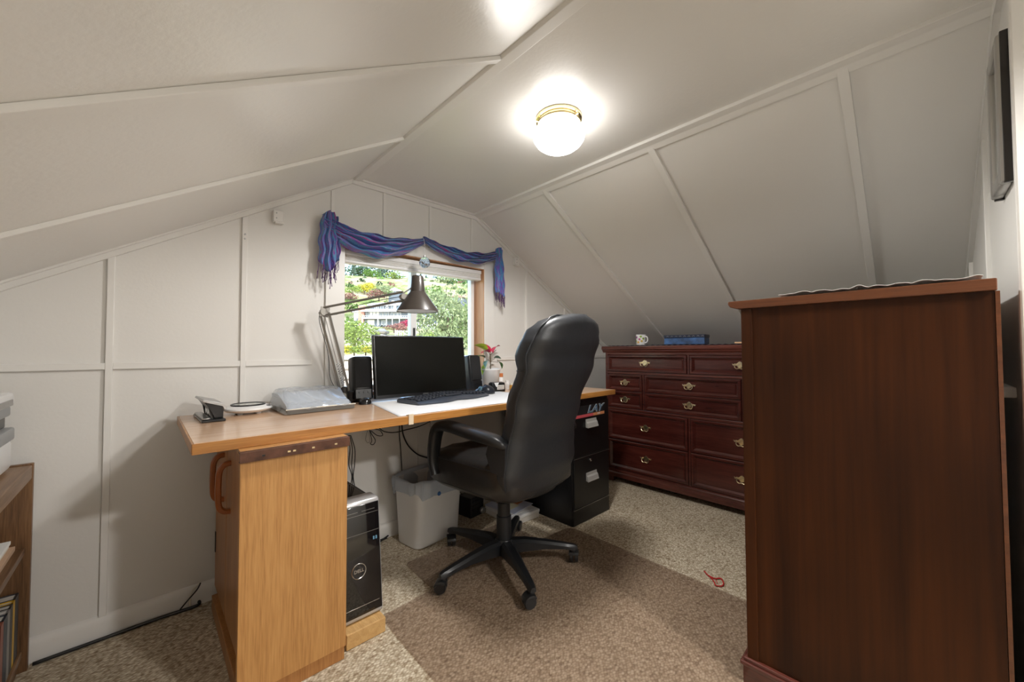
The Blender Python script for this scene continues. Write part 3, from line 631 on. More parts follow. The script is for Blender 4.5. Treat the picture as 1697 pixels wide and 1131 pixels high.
# monitor
mo = thing('monitor', 'wide black flat-screen monitor in front of the window', 'monitor', (1.145, 1.93, DZ))
T0 = Matrix.Translation((0, -.015, .014)) @ Matrix.Rotation(math.radians(-7), 4, 'X')
b = NB(); t = bx(NB(), -.289, .289, -.011, .016, 0, .335, .004); add(b, t, T0); obj('housing', b, BLACKP, mo, True)
b = NB(); t = bx(NB(), -.281, .281, -.0125, -.010, .018, .328); add(b, t, T0); obj('screen', b, SCREEN, mo)
b = NB(); add(b, bx(NB(), -.017, .017, -.0125, -.0105, .006, .012), T0); obj('badge', b, STEEL, mo)
b = NB(); loft(b, [[(x, y, 0) for x, y in se(.11, .062, 24, 3, 0, .045)], [(x, y, .008) for x, y in se(.105, .058, 24, 3, 0, .045)]]); obj('stand_foot', b, STEEL, mo, True)
b = NB(); bx(b, -.03, .03, .035, .060, .006, .20, .004); obj('stand_neck', b, BLACKP, mo, True)

# keyboard
kb = thing('keyboard', 'black curved ergonomic keyboard on the paper sheet', 'keyboard', (1.185, 1.765, DZ+.0034), math.radians(8))
rings = []
for x in [-.252+.504*i/28 for i in range(29)]:
    f_ = -.098-.022*math.exp(-((abs(x)-.10)/.09)**2)+.010*math.exp(-(x/.05)**2); e = abs(x)/.252; tp = .016+.010*math.exp(-(x/.12)**2); k = .012*max(0, e-.9)*10
    rings.append([(x, f_+k, 0), (x, .088-k*.6, 0), (x, .090-k*.6, .012), (x, .075-k*.6, tp+.004), (x, -.050, tp), (x, f_+.012+k, .011), (x, f_+k, .006)])
b = NB(); loft(b, rings); obj('case', b, pbr('keyboard_black', (.045, .054, .072), .38), kb, True)
b = NB(); random.seed(2)
for r_ in range(5):
    for c_ in range(20):
        x = -.232+c_*.0243+(r_ % 2)*.004; y = -.052+r_*.0245+.008*math.cos(x*14)
        if abs(x) > .238 or (r_ == 0 and -.06 < x < .06): continue
        tp = .016+.010*math.exp(-(x/.12)**2)
        bx(b, x-.0090, x+.0090, y-.0092, y+.0092, tp-.002, tp+.0085, .002, 1)
bx(b, -.058, .058, -.064, -.044, .020, .032, .003, 1)
ks = obj('keys', b, pbr('key_black', (.026, .031, .042), .42), kb); ks['kind'] = 'stuff'
# trackball mouse
ms = thing('trackball_mouse', 'black trackball mouse at the right end of the keyboard', 'mouse', (1.515, 1.835, DZ+.003), math.radians(12))
b = NB(); R_ = []
for z, s_, ox in ((0, 1.0, 0), (.008, 1.03, 0), (.022, .93, -.002), (.034, .74, -.004), (.041, .46, -.006), (.044, .15, -.008)): R_.append([(x*s_+ox, y*s_, z*(1-.25*(y/.065))) for x, y in se(.045, .065, 28, 2.6)])
loft(b, R_); obj('shell', b, pbr('mouse_grey', (.018, .022, .032), .30), ms, True, angle=180)
b = NB(); bmesh.ops.create_uvsphere(b, u_segments=18, v_segments=12, radius=.0165); bmesh.ops.translate(b, verts=b.verts[:], vec=(-.034, .002, .028)); obj('ball', b, pbr('trackball_blue', (.06, .14, .20), .1, coat=.8), ms, True, angle=180)
b = NB(); lathe(b, [(0, 0), (.010, 0), (.010, .005), (0, .005)], 16, (.012, .052, .030), Matrix.Rotation(math.pi/2, 4, 'Y')); obj('scroll_wheel', b, BLACKP, ms)

# speakers
def speaker(x, y, label, rz):
    sp = thing('speaker', label, 'speaker', (x, y, DZ), rz, 'pair of desktop speakers beside the monitor')
    T1 = Matrix.Rotation(math.radians(-8), 4, 'X')
    b = NB(); t = NB(); loft(t, [[(px, py, z) for px, py in se(.052, .052, 28, 5)] for z in (.006, .232)]); loft_cap = t
    bmesh.ops.bevel(t, geom=[e for e in t.edges if abs(e.verts[0].co.z-e.verts[1].co.z) < 1e-5], offset=.012, segments=3, profile=.5, affect='EDGES'); add(b, t, T1); obj('cabinet', b, BLACKP, sp, True)
    b = NB(); t = bx(NB(), -.044, .044, -.056, -.050, .070, .222, .004); add(b, t, T1); g = obj('grille', b, pbr('grille_cloth', (.010, .010, .011), .8, bump=(700, .5)), sp)
    b = NB(); t = bx(NB(), -.043, .043, -.0545, -.050, .012, .062, .003); add(b, t, T1); obj('control_panel', b, BLACKP, sp)
    for k in range(3):
        b = NB(); t = NB(); lathe(t, [(0, 0), (.005, 0), (.005, .004), (0, .004)], 10, (-.022+k*.022, -.055, .045), RX); add(b, t, T1); obj('knob', b, BLACKP, sp)
    b = NB(); lathe(b, [(0, 0), (.040, 0), (.036, .008), (0, .010)], 24); obj('base', b, BLACKP, sp)
speaker(.822, 2.005, 'black desktop speaker between the desk lamp and the monitor', math.radians(-6))
speaker(1.548, 2.000, 'black desktop speaker between the monitor and the poinsettia pot', math.radians(8))

# round black puck beside the left speaker
b = NB(); lathe(b, [(0, 0), (.030, 0), (.030, .006), (.026, .020), (.014, .030), (0, .033)], 28); wc = obj('usb_receiver_dome', b, BLACKG, None, True); wc.location = (.792, 1.885, DZ); tag(wc, 'small black dome standing before the left speaker', 'receiver')

# hole punch
hp = thing('hole_punch', 'black metal paper punch at the left end of the desk', 'hole punch', (.185, 1.905, DZ), math.radians(2))
obj('base', bx(NB(), -.036, .036, -.112, .112, 0, .010, .003), BLACKM, hp)
obj('chad_tray', bx(NB(), -.034, -.008, -.106, .106, .010, .017, .005), STEEL, hp, True)
b = NB(); 
for y in (-.075, .075): prism(b, [(-.005, .010), (.032, .010), (.034, .045), (.020, .052), (-.012, .050)], y-.003, y+.003, 'y')
bx(b, .004, .030, -.078, .078, .010, .030, .002); obj('punch_body', b, BLACKM, hp)
b = NB()
for y in (-.05, 0, .05): lathe(b, [(0, 0), (.006, 0), (.006, .036), (0, .036)], 12, (.0, y, .010))
obj('punch_pins', b, CHROME, hp, True)
b = NB(); prism(b, [(-.034, .078), (-.030, .084), (.030, .066), (.040, .052), (.038, .040), (.032, .042), (.030, .056), (-.030, .074)], -.098, .098, 'y', bev=.0015); obj('lever', b, STEEL, hp)
b = NB(); prism(b, [(-.026, .072), (.030, .056), (.032, .012), (.004, .012), (-.004, .04)], -.088, .088, 'y', bev=.002); obj('lever_channel', b, BLACKM, hp)
b = NB(); lathe(b, [(0, 0), (.007, 0), (.007, .006), (0, .006)], 12, (.026, -.078, .046), RX); obj('pivot', b, CHROME, hp, True)

# round white scale
ks_ = thing('kitchen_scale', 'round white flat scale between paper punch and covered typewriter', 'scale', (.322, 1.965, DZ))
b = NB(); lathe(b, [(0, .006), (.055, .006), (.078, .012), (.088, .020), (.086, .026), (.066, .034), (.060, .035), (0, .035)], 40); obj('body', b, WHITE, ks_, True)
b = NB(); lathe(b, [(.057, .034), (.062, .034), (.062, .040), (.057, .040)][:4]+[(.057, .034)], 40); obj('rim', b, BLACKP, ks_, True)
b = NB(); lathe(b, [(0, .035), (.057, .035), (.057, .0375), (0, .0375)], 40); obj('platter', b, pbr('scale_glass', (.45, .47, .44), .12), ks_, True)
for a in (.7, 2.3, 3.9, 5.5):
    b = NB(); lathe(b, [(0, 0), (.010, 0), (.010, .008), (0, .008)], 12, (.045*math.cos(a), .045*math.sin(a), 0)); obj('foot', b, WHITE, ks_)
obj('button', bx(NB(), .058, .074, -.045, -.037, .030, .0335, .001), BLACKP, ks_)

# covered typewriter
tw = thing('covered_typewriter', 'low typewriter under a crinkled clear vinyl dust cover', 'typewriter', (.557, 1.925, DZ), math.radians(2))
b = NB(); loft(b, [[(-.138, y, z), (.138, y, z), (.134, y2, z2), (-.134, y2, z2)] for (y, z, y2, z2) in ((-.146, .002, .125, .002), (-.148, .019, .125, .019))]); obj('body', b, pbr('typewriter_grey', (.13, .125, .115), .5), tw)
b = NB(); loft(b, [[(x, -.12, .016), (x, .118, .016), (x, .112, .072), (x, .02, .074), (x, -.10, .034)] for x in (-.130, .130)]); obj('upper_case', b, pbr('typewriter_blue', (.62, .67, .74), .35), tw)
random.seed(9)
def cover(u, v):
    x = -.144+.288*u; y = -.150+.290*v
    ex = min(u, 1-u)/.09; ez = lerp([(0, .019), (.03, .026), (.10, .040), (.48, .090), (.60, .096), (.90, .090), (.955, .07), (1, .004)], v)
    side = min(1, max(0, ex)); side = side*side*(3-2*side)
    wr = .0035*math.sin(u*15+v*7)*math.sin(v*13)+.0016*math.sin(u*37+v*24)
    inset = (1-side)
    return (x*(1+.02*inset), y+.006*math.sin(u*14)*(1 if v < .04 else 0), max(.0015, ez*(.1+.9*side)+wr*side))
b = NB(); grid(b, cover, 64, 48, False); cv = obj('dust_cover', b, VINYL, tw, True, angle=180); cv['label'] = 'crinkled clear vinyl dust cover'
b = NB(); tube(b, catmull([(-.143, -.146, .021), (-.05, -.1475, .022), (.05, -.1475, .022), (.143, -.146, .021)], 5), .0025, 6); obj('cover_seam', b, OFFW, tw)

# adjustable clamp lamp
LAMPB = pbr('lamp_bronze', (.050, .041, .035), .34, coat=.2); LARM = pbr('lamp_arm_grey', (.30, .285, .26), .35, metal=.6)
dl = thing('desk_lamp', 'jointed-arm bronze desk lamp clamped to the back of the desk', 'lamp', (.735, 2.02, .757))
base = Vector((.735, 2.005, .855)); elbow = Vector((.622, 1.97, 1.243)); head = aty(668, 492, 1.62)
b = NB(); bx(b, .708, .764, 1.972, 2.060, .7945, .845, .004); part('clamp', b, LARM, dl)
b = NB(); bx(b, .715, .757, 2.045, 2.072, .700, .80, .003); bx(b, .715, .757, 2.01, 2.072, .700, .712, .002); tube(b, [(.736, 2.03, .712), (.736, 2.03, .757)], .006, 8); part('clamp_jaw', b, LARM, dl)
b = NB(); lathe(b, [(0, 0), (.012, 0), (.012, .05), (.016, .055), (.016, .062), (0, .062)], 14, (.748, 1.962, .792)); part('clamp_screw', b, BLACKP, dl, True)
b = NB(); lathe(b, [(0, .84), (.016, .84), (.016, .868), (.010, .874), (0, .874)], 14, (base.x, base.y, 0)); part('swivel', b, LAMPB, dl, True)
def rod(p, q, off, r=.0055, m=LARM, nm='arm_rod'):
    b = NB(); o = Vector(off); tube(b, [p+o, q+o], r, 8); return part(nm, b, m, dl, True)
for s_ in (-.016, .020): rod(base, elbow, (s_, -s_*.5, .0), .006)
for s_ in (-.018, .022): rod(elbow, head, (0, 0, s_), .0058)
d_ = elbow-base
for s_ in (-.004, .010):
    b = NB(); P_ = [base+d_*(.06+.30*i/70)+Vector((s_+.005*math.cos(i*.9), -.012+.005*math.sin(i*.9), 0)) for i in range(71)]; tube(b, P_, .0014, 5); part('spring', b, CHROME, dl, True)
    rod(base+d_*.36, base+d_*.95, (s_, -.012, 0), .0015, CHROME, 'spring_wire')
b = NB(); lathe(b, [(0, -.012), (.017, -.012), (.017, .012), (0, .012)], 16, tuple(elbow), Matrix.Rotation(math.pi/2, 4, 'X')); prism(b, [(elbow.x-.02, elbow.z-.02), (elbow.x+.02, elbow.z-.025), (elbow.x+.028, elbow.z+.022), (elbow.x-.012, elbow.z+.026)], elbow.y-.004, elbow.y+.004, 'y'); part('elbow_joint', b, LARM, dl, True)
sh_c = aty(692, 489, 1.60)
b = NB(); lathe(b, [(0, -.012), (.014, -.012), (.014, .012), (0, .012)], 16, tuple(head), Matrix.Rotation(math.pi/2, 4, 'X')); tube(b, [head, head+(sh_c-head)*.55+Vector((0, 0, .004))], .007, 8); tube(b, [head+Vector((0, 0, .015)), head+Vector((.05, -.02, .055))], .003, 6); part('head_joint', b, LARM, dl, True)
zc = aty(692, 516, 1.60).z-.002
SHADEM, nt_, o_ = nmat('lamp_shade_paint'); bo = nd(nt_, 'BsdfPrincipled'); bo.inputs['Base Color'].default_value = (.115, .097, .083, 1); bo.inputs['Roughness'].default_value = .28; bo.inputs['Coat Weight'].default_value = .4
bi = nd(nt_, 'BsdfPrincipled'); bi.inputs['Base Color'].default_value = (.72, .75, .80, 1); bi.inputs['Roughness'].default_value = .4
gm = nd(nt_, 'NewGeometry'); mxs = nd(nt_, 'MixShader'); nt_.links.new(gm.outputs['Backfacing'], mxs.inputs[0]); nt_.links.new(bo.outputs[0], mxs.inputs[1]); nt_.links.new(bi.outputs[0], mxs.inputs[2]); nt_.links.new(mxs.outputs[0], o_.inputs[0])
b = NB(); lathe(b, [(0, .168), (.024, .167), (.0265, .163), (.034, .098), (.034, .092), (.036, .090), (.094, .008), (.096, .0), (.092, .002), (.034, .086), (.031, .096), (.024, .160), (0, .162)], 40, (sh_c.x, sh_c.y, zc), mi=0)
SH_IN = pbr('shade_lining', (.62, .66, .72), .45)
for f in b.faces:
    c = f.calc_center_median(); r_ = math.hypot(c.x-sh_c.x, c.y-sh_c.y)
b2 = NB(); lathe(b2, [(.0905, .0022), (.0325, .0835), (.0295, .092), (.0225, .150), (0, .152)], 40, (sh_c.x, sh_c.y, zc))
shd = part('shade', b, LAMPB, dl, True); part('shade_lining', b2, SH_IN, shd, True)
b = NB(); tube(b, catmull([base+Vector((-.01, .01, -.03)), base+Vector((-.06, .02, .06)), base+d_*.5+Vector((-.03, 0, 0)), elbow+Vector((-.02, 0, -.02)), elbow+Vector((.05, -.03, -.01)), elbow+(head-elbow)*.5+Vector((0, 0, .002)), head+Vector((-.01, 0, .0))], 8), .0018, 6); part('flex', b, BLACKP, dl, True)
# ------------------------------------------------------------------ poinsettia and small things at the right of the desk
def leaf_bm(L, Wd, bend=.3, n=8):
    b = NB()
    def f(u, v):
        w_ = Wd*math.sin(math.pi*min(1, u*.96+.02))**.8*(1-.35*u); x = (v-.5)*w_; return (x, L*u, bend*L*(u-u*u*1.6)+abs(v-.5)*w_*.35)
    grid(b, f, n, 4, False); return b
def leaf(parent, m, p, az, el, L, Wd, roll=0., nm='leaf', bend=.3):
    b = NB(); add(b, leaf_bm(L, Wd, bend), Matrix.Translation(p) @ Matrix.Rotation(az, 4, 'Z') @ Matrix.Rotation(el, 4, 'X') @ Matrix.Rotation(roll, 4, 'Y')); return obj(nm, b, m, parent, True, angle=180)
LRED = pbr('bract_red', (.50, .012, .055), .45, var=(40, .25)); LGRN = pbr('leaf_green', (.045, .16, .035), .4, var=(40, .3)); LLIM = pbr('leaf_lime', (.38, .55, .05), .45, var=(40, .2)); LTEAL = pbr('leaf_grey_green', (.10, .21, .17), .4, var=(40, .25)); STEMM = pbr('stem', (.10, .07, .03), .7); SOIL = pbr('soil', (.035, .022, .014), .95, bump=(90, 1.))
pt = thing('potted_poinsettia', 'young poinsettia with red leaves in a white pot', 'plant', (1.705, 2.005, DZ))
b = NB(); lathe(b, [(0, 0), (.050, 0), (.054, .004), (.066, .130), (.070, .134), (.070, .142), (.064, .142), (.062, .128), (0, .126)], 36); obj('pot', b, WHITE, pt, True)
b = NB(); lathe(b, [(0, .1275), (.0615, .1275), (.0615, .130), (0, .131)], 24); obj('soil', b, SOIL, pt)
b = NB(); tube(b, catmull([(0, 0, .128), (.003, 0, .18), (-.002, -.002, .225), (.002, 0, .240)], 5), [.0035]*16, 7)
for q in ((-.035, -.01, .262), (.035, -.02, .268), (.0, .01, .275)): tube(b, [(0, 0, .235), q], .0018, 6)
for q in ((-.045, -.02, .205), (.05, .0, .215), (.045, -.03, .185)): tube(b, [(0, 0, .19), q], .0014, 6)
obj('stem', b, STEMM, pt, True)
RD = math.radians
leaf(pt, LRED, (-.010, -.01, .252), RD(105), RD(6), .105, .058, RD(20)); leaf(pt, LRED, (.012, -.015, .250), RD(-62), RD(32), .120, .060, RD(-25)); leaf(pt, LRED, (.0, .0, .250), RD(10), RD(62), .075, .036)
leaf(pt, LLIM, (-.012, .012, .262), RD(70), RD(30), .105, .070, RD(30)); leaf(pt, LLIM, (.0, .01, .268), RD(-20), RD(55), .04, .018)
leaf(pt, LTEAL, (-.030, -.018, .200), RD(120), RD(-20), .09, .050, RD(25)); leaf(pt, LGRN, (-.030, .02, .215), RD(85), RD(15), .075, .055); leaf(pt, LLIM, (-.030, .0, .175), RD(100), RD(-48), .085, .045)
leaf(pt, LTEAL, (.020, .0, .208), RD(-80), RD(8), .085, .045, RD(-30)); leaf(pt, LGRN, (.045, -.02, .192), RD(-75), RD(-30), .085, .046, RD(20))
# plant on the sill behind the right speaker
p2_ = thing('sill_plant', 'small green-leaved pot plant on the window sill', 'plant', (1.585, 2.148, WZ0+.001))
b = NB(); lathe(b, [(0, 0), (.030, 0), (.038, .070), (.041, .072), (.041, .080), (.036, .080), (.035, .070), (0, .068)], 28); obj('pot', b, pbr('terracotta', (.42, .17, .09), .8), p2_, True)
b = NB(); tube(b, [(0, 0, .068), (0, 0, .15)], .003, 6); obj('stem', b, STEMM, p2_)
for az, el, L_, W_, m_ in ((100, 62, .11, .05, LGRN), (200, 50, .09, .045, LGRN), (-70, 40, .09, .05, LGRN), (-150, 35, .08, .045, LLIM), (30, 65, .09, .04, LGRN)): leaf(p2_, m_, (0, 0, .13), RD(az), RD(el), L_, W_)
# desk organiser with card
org = thing('card_holder', 'black desk card holder with a white card in front of the pot', 'card holder', (1.660, 1.888, DZ), RD(-12))
b = NB(); prism(b, [(-.034, 0), (.034, 0), (.030, .052), (.010, .060), (-.026, .056)], -.045, .045, 'x', bev=.003); obj('body', b, BLACKP, org, True)
obj('label_card', bx(NB(), -.016, .034, -.0365, -.0345, .014, .042), CARDM, org)
b = NB(); prism(b, [(-.040, .058), (-.004, .060), (-.014, .036), (-.022, .030)], -.0372, -.0352, 'y'); obj('white_card', b, PAPERM, org)
for k in range(4): obj('print_line', bx(NB(), -.013, .030, -.0369, -.0364, .018+k*.006, .0198+k*.006), BLACKP, org)
AMB = pbr('amber_plastic', (.62, .33, .07), .25, coat=.4); ORC = pbr('orange_cap', (.60, .19, .06), .4)
def bottle(x, y, r, h, body, cap, label, nm='bottle'):
    t = thing(nm, label, 'bottle', (x, y, DZ)); b = NB(); lathe(b, [(0, 0), (r*.95, 0), (r, .003), (r, h*.70), (r*.75, h*.76), (r*.75, h*.78), (0, h*.78)], 22); obj('body', b, body, t, True)
    b = NB(); lathe(b, [(0, h*.76), (r*.85, h*.76), (r*.85, h), (0, h)], 22); obj('cap', b, cap, t, True); return t
bottle(1.815, 2.020, .018, .105, WHITE, ORC, 'white bottle with an orange cap behind the card holder')
bottle(1.800, 1.940, .017, .062, WHITE, WHITE, 'plain white pill bottle right of the card holder'); bottle(1.778, 1.872, .015, .046, AMB, OFFW, 'small amber bottle with a pale cap')
bottle(1.960, 1.950, .014, .036, pbr('brown_glass', (.20, .08, .03), .15, coat=.5), BRASS, 'tiny brown jar beside the chair back')
b = NB(); lathe(b, [(0, 0), (.022, 0), (.022, .07), (.020, .07), (.019, .004), (0, .004)], 20); pc_ = obj('pen_cup', b, BLACKP, None, True); pc_.location = (2.020, 2.020, DZ); tag(pc_, 'black pen cup partly hidden behind the swivel chair', 'cup')
b = NB(); tube(b, [(0, 0, 0), (.010, .004, .170)], .0045, 8); pn = obj('marker_pen', b, BLACKP, None, True); pn.location = (2.016, 2.018, DZ+.005); tag(pn, 'black marker standing up in the pen cup', 'pen')

# ------------------------------------------------------------------ blind, scarf valance, crystal
bl = thing('window_blind', 'raised white cellular blind at the top of the window', 'blind', (1.243, 2.14, 1.54))
def blindbox(z0, z1, y0, y1, bev, x0=.770, x1=1.716, sk=.018):
    t = NB(); q = [(y0, z0), (y1, z0), (y1, z1), (y0, z1)]
    loft(t, [[(x, y, z+dz) for y, z in q] for x, dz in ((x0, 0), (x1, sk))]); bmesh.ops.bevel(t, geom=t.edges[:], offset=bev, segments=3, profile=.5, affect='EDGES'); return t
part('headrail', blindbox(1.578, 1.604, 2.112, 2.168, .004), WHITE, bl, True)
FAB = pbr('blind_fabric', (.74, .73, .70), .8)
for k in range(3): part('fabric_fold', blindbox(1.551+k*.009, 1.561+k*.009, 2.118, 2.162, .004), FAB, bl, True)
part('bottom_bar', blindbox(1.534, 1.551, 2.115, 2.165, .005), WHITE, bl, True)

def scarf_mat():
    m, nt, o = nmat('scarf_fabric'); p = nd(nt, 'BsdfPrincipled'); p.inputs['Roughness'].default_value = .75; p.inputs['Sheen Weight'].default_value = .3
    tc = nd(nt, 'TexCoord'); mp = nd(nt, 'Mapping'); mp.inputs['Scale'].default_value = (1.6, 13, 1); nt.links.new(tc.outputs['UV'], mp.inputs['Vector'])
    n = nd(nt, 'TexNoise', i_Scale=1., i_Detail=5., i_Roughness=.7); nt.links.new(mp.outputs[0], n.inputs['Vector'])
    c = ramp(nt, n.outputs['Fac'], [(.30, (.014, .02, .12)), (.38, (.03, .10, .44)), (.43, (.26, .03, .24)), (.47, (.035, .14, .50)), (.52, (.07, .34, .46)), (.56, (.15, .05, .36)), (.60, (.48, .05, .20)), (.64, (.04, .07, .38)), (.72, (.22, .45, .55))])
    mp2 = nd(nt, 'Mapping'); mp2.inputs['Scale'].default_value = (230, 60, 1); nt.links.new(tc.outputs['UV'], mp2.inputs['Vector']); vo = nd(nt, 'TexVoronoi', i_Scale=1.); nt.links.new(mp2.outputs[0], vo.inputs['Vector'])
    mp3 = nd(nt, 'Mapping'); mp3.inputs['Scale'].default_value = (4, 22, 1); nt.links.new(tc.outputs['UV'], mp3.inputs['Vector']); n3 = nd(nt, 'TexNoise', i_Scale=1.); nt.links.new(mp3.outputs[0], n3.inputs['Vector'])
    f1 = ramp(nt, vo.outputs['Distance'], [(.22, (1, 1, 1)), (.30, (0, 0, 0))]); f2 = ramp(nt, n3.outputs['Fac'], [(.54, (0, 0, 0)), (.60, (1, 1, 1))])
    mu = nd(nt, 'Math', operation='MULTIPLY'); nt.links.new(f1, mu.inputs[0]); nt.links.new(f2, mu.inputs[1])
    mx = nd(nt, 'Mix', data_type='RGBA'); mx.inputs[7].default_value = (.62, .62, .78, 1); nt.links.new(mu.outputs[0], mx.inputs[0]); nt.links.new(c, mx.inputs[6]); nt.links.new(mx.outputs[2], p.inputs['Base Color'])
    nt.links.new(p.outputs[0], o.inputs[0]); return m
SCARF = scarf_mat()
sc = thing('scarf_valance', 'blue and purple striped scarf draped in swags over the window', 'valance', (1.24, 2.05, 1.74))
def swag(ax, az, bx_, bz, sag_t, sag_b, hl, hr, seed, skew=.5):
    """cloth between two hooks; hl/hr: gathered heights at the ends"""
    random.seed(seed); ph = [random.uniform(0, 6) for _ in range(6)]
    def f(u, v):
        x = ax+(bx_-ax)*u; line = az+(bz-az)*u; s = (u**.85)*(1-u)**(.85)*4/(4*(.5**1.7)) if 0 < u < 1 else 0; s = 4*u*(1-u)+.35*math.sin(math.pi*u)*(u-.5)*skew
        g = hl*(1-u)+hr*u
        top = line - sag_t*s; bot = line - g - sag_b*s
        z = top+(bot-top)*v
        amp = .016*(.45+.9*s)
        y = 2.046 - .030*math.sin(math.pi*v)*(.5+.7*s) + amp*math.sin(v*26+ph[0]+1.2*math.sin(u*3+ph[1])) + .006*math.sin(v*57+ph[2]+u*4) + .003*math.sin(u*60+v*40)
        z += .006*math.sin(u*22+v*9+ph[3])*s
        return (x, min(y, 2.080), z)
    b = NB(); grid(b, f, 90, 60); return b
A_, B_, C_ = (.655, 1.742), (1.222, 1.742), (1.800, 1.770)
part('swag', swag(A_[0]-.02, A_[1]+.004, B_[0], B_[1], .045, .115, .075, .035, 3, -.5), SCARF, sc, True, angle=180)
part('swag', swag(B_[0]-.015, B_[1]+.006, C_[0]+.01, C_[1]-.002, .048, .078, .030, .055, 5, .6), SCARF, sc, True, angle=180)
def tail(cx, z0, z1, w0, w1, seed, slant=0., rag=.02):
    random.seed(seed); ph = [random.uniform(0, 6) for _ in range(6)]
    def f(u, v):   # u down, v across
        w = w0+(w1-w0)*min(1, u*2.2); x = cx+slant*u+(v-.5)*w+.004*math.sin(u*17+v*6+ph[0]); z = z0+(z1-z0)*u - rag*u*math.sin(v*5+ph[1])
        z += .018*math.sin(math.pi*v)*(1-u)
        y = 2.040-.016*math.sin(math.pi*v)+.011*math.sin(v*22+ph[2]+u*1.5)+.004*math.sin(v*51+ph[3]); return (x, min(y, 2.078), z)
    b = NB(); grid(b, f, 40, 40); t = part('tail', b, SCARF, sc, True, angle=180)
    fr = NB()
    for k in range(22):
        v = (k+.5)/22; p = Vector(f(1, v)); L = random.uniform(.045, .085); pts = [p+Vector((0, 0, .01))]
        dx = random.uniform(-.012, .012)
        for s in range(1, 6): pts.append(p+Vector((dx*s/5+random.uniform(-.003, .003), random.uniform(-.004, .002), -L*s/5)))
        tube(fr, pts, [.0012, .0018, .0014, .002, .0014, .0022], 5)
    fo = part('fringe', fr, pbr('fringe_yarn_%d' % seed, (.075, .03, .11), .9, var=(120, .8)), t); fo['kind'] = 'stuff'; return t
tail(.668, 1.745, 1.485, .070, .098, 8, .0, .035); tail(1.812, 1.770, 1.455, .060, .094, 12, .012, .012)
# hook peg and crystal ball
cb = thing('crystal_ball', 'faceted glass ball hanging in front of the blind', 'ornament', (1.183, 1.985, 1.575))
GL, nt_, o_ = nmat('crystal'); g_ = nd(nt_, 'BsdfGlass'); g_.inputs['Color'].default_value = (.80, .90, 1, 1); g_.inputs['Roughness'].default_value = 0; g_.inputs['IOR'].default_value = 1.5; nt_.links.new(g_.outputs[0], o_.inputs[0])
b = NB(); bmesh.ops.create_icosphere(b, subdivisions=2, radius=.033); obj('ball', b, GL, cb)
b = NB(); lathe(b, [(0, .032), (.006, .032), (.006, .042), (0, .044)], 10); obj('cap', b, CHROME, cb, True)
b = NB(); tube(b, [(0, 0, .043), (.003, 0, .06), (-.003, 0, .075), (.002, 0, .09), (.012, .03, .150)], .0012, 5); obj('hanging_cord', b, WHITE, cb)
# two little white boxes on the gable wall
def bracket(x, z, label):
    t = thing('wall_bracket', label, 'bracket', (x, YB-.001, z)); obj('block', bx(NB(), -.020, .020, -.032, 0, -.028, .026, .003), TRIMP, t)
    obj('lower_lip', bx(NB(), -.012, .024, -.030, -.002, -.034, -.027, .002), TRIMP, t)
    for z_ in (-.012, .012):
        b = NB(); lathe(b, [(0, 0), (.003, 0), (.003, .002), (0, .002)], 8, (-.008, -.032, z_), RX); obj('screw', b, STEEL, t)
bracket(.447, 1.695, 'small white block on the wall left of the scarf'); bracket(2.030, 1.733, 'small white block on the wall right of the scarf')
b = NB(); lathe(b, [(0, 0), (.004, 0), (.004, .004), (0, .004)], 8, (.320, YB-.0115, 1.585), RX); lathe(b, [(0, 0), (.004, 0), (.004, .004), (0, .004)], 8, (.320, YB-.0115, 1.565), RX); part('nail', b, STEEL, wall_back)

# ------------------------------------------------------------------ things on the dresser and the tall chest
RUN = pbr('runner_cloth', (.05, .035, .06), .9, bump=(200, .6), var=(90, .9))
b = NB(); grid(b, lambda u, v: (2.757+.30*v, .55+1.20*u, 1.0912+.0035*math.sin(u*90)**2*(1 if v < .06 else .1)), 160, 24, False); rn = obj('dresser_runner', b, RUN, None, True); tag(rn, 'dark patterned cloth runner along the dresser top', 'cloth')
md = rn.modifiers.new('s', 'SOLIDIFY'); md.thickness = .002; md.offset = 1
mg = thing('floral_mug', 'white mug with painted flowers on the dresser', 'mug', (2.845, 1.505, 1.098))
b = NB(); lathe(b, [(0, 0), (.034, 0), (.036, .003), (.039, .082), (.0365, .082), (.034, .006), (0, .006)], 30); obj('body', b, WHITE, mg, True)
b = NB(); tube(b, catmull([(-.012, -.036, .066), (-.016, -.058, .062), (-.017, -.064, .042), (-.014, -.056, .022), (-.012, -.036, .016)], 5), .005, 8); obj('handle', b, WHITE, mg, True)
for a, z, c in ((150, .06, (.35, .10, .35)), (205, .066, (.25, .40, .06)), (175, .022, (.70, .40, .10)), (215, .030, (.60, .42, .10)), (190, .045, (.55, .12, .30)), (140, .03, (.30, .42, .10)), (235, .05, (.25, .40, .06))):
    b = NB(); lathe(b, [(0, 0), (.009, 0), (.009, .0012), (0, .0012)], 10, (.0375*math.cos(RD(a)), .0375*math.sin(RD(a)), z), Matrix.Rotation(RD(a), 4, 'Z') @ Matrix.Rotation(math.pi/2, 4, 'Y')); obj('painted_flower', b, pbr('flower_paint', c, .3), mg)
bb = thing('blue_box', 'flat dark blue patterned box on the dresser', 'box', (2.85, 1.155, 1.098), RD(4))
BLUEB = pbr('blue_lacquer', (.030, .085, .22), .35, var=(22, .7), coat=.3)
obj('body', bx(NB(), -.055, .055, -.140, .140, 0, .046, .003), BLUEB, bb); obj('lid', bx(NB(), -.057, .057, -.143, .143, .0465, .068, .004), pbr('navy_lid', (.014, .022, .05), .3, coat=.3), bb)
for k in range(9):
    b = NB(); tube(b, catmull([(-.0578, -.135+k*.030, .054), (-.0578, -.128+k*.030, .061), (-.0578, -.120+k*.030, .054)], 4), .0012, 5); obj('lid_scroll', b, STEEL, bb)
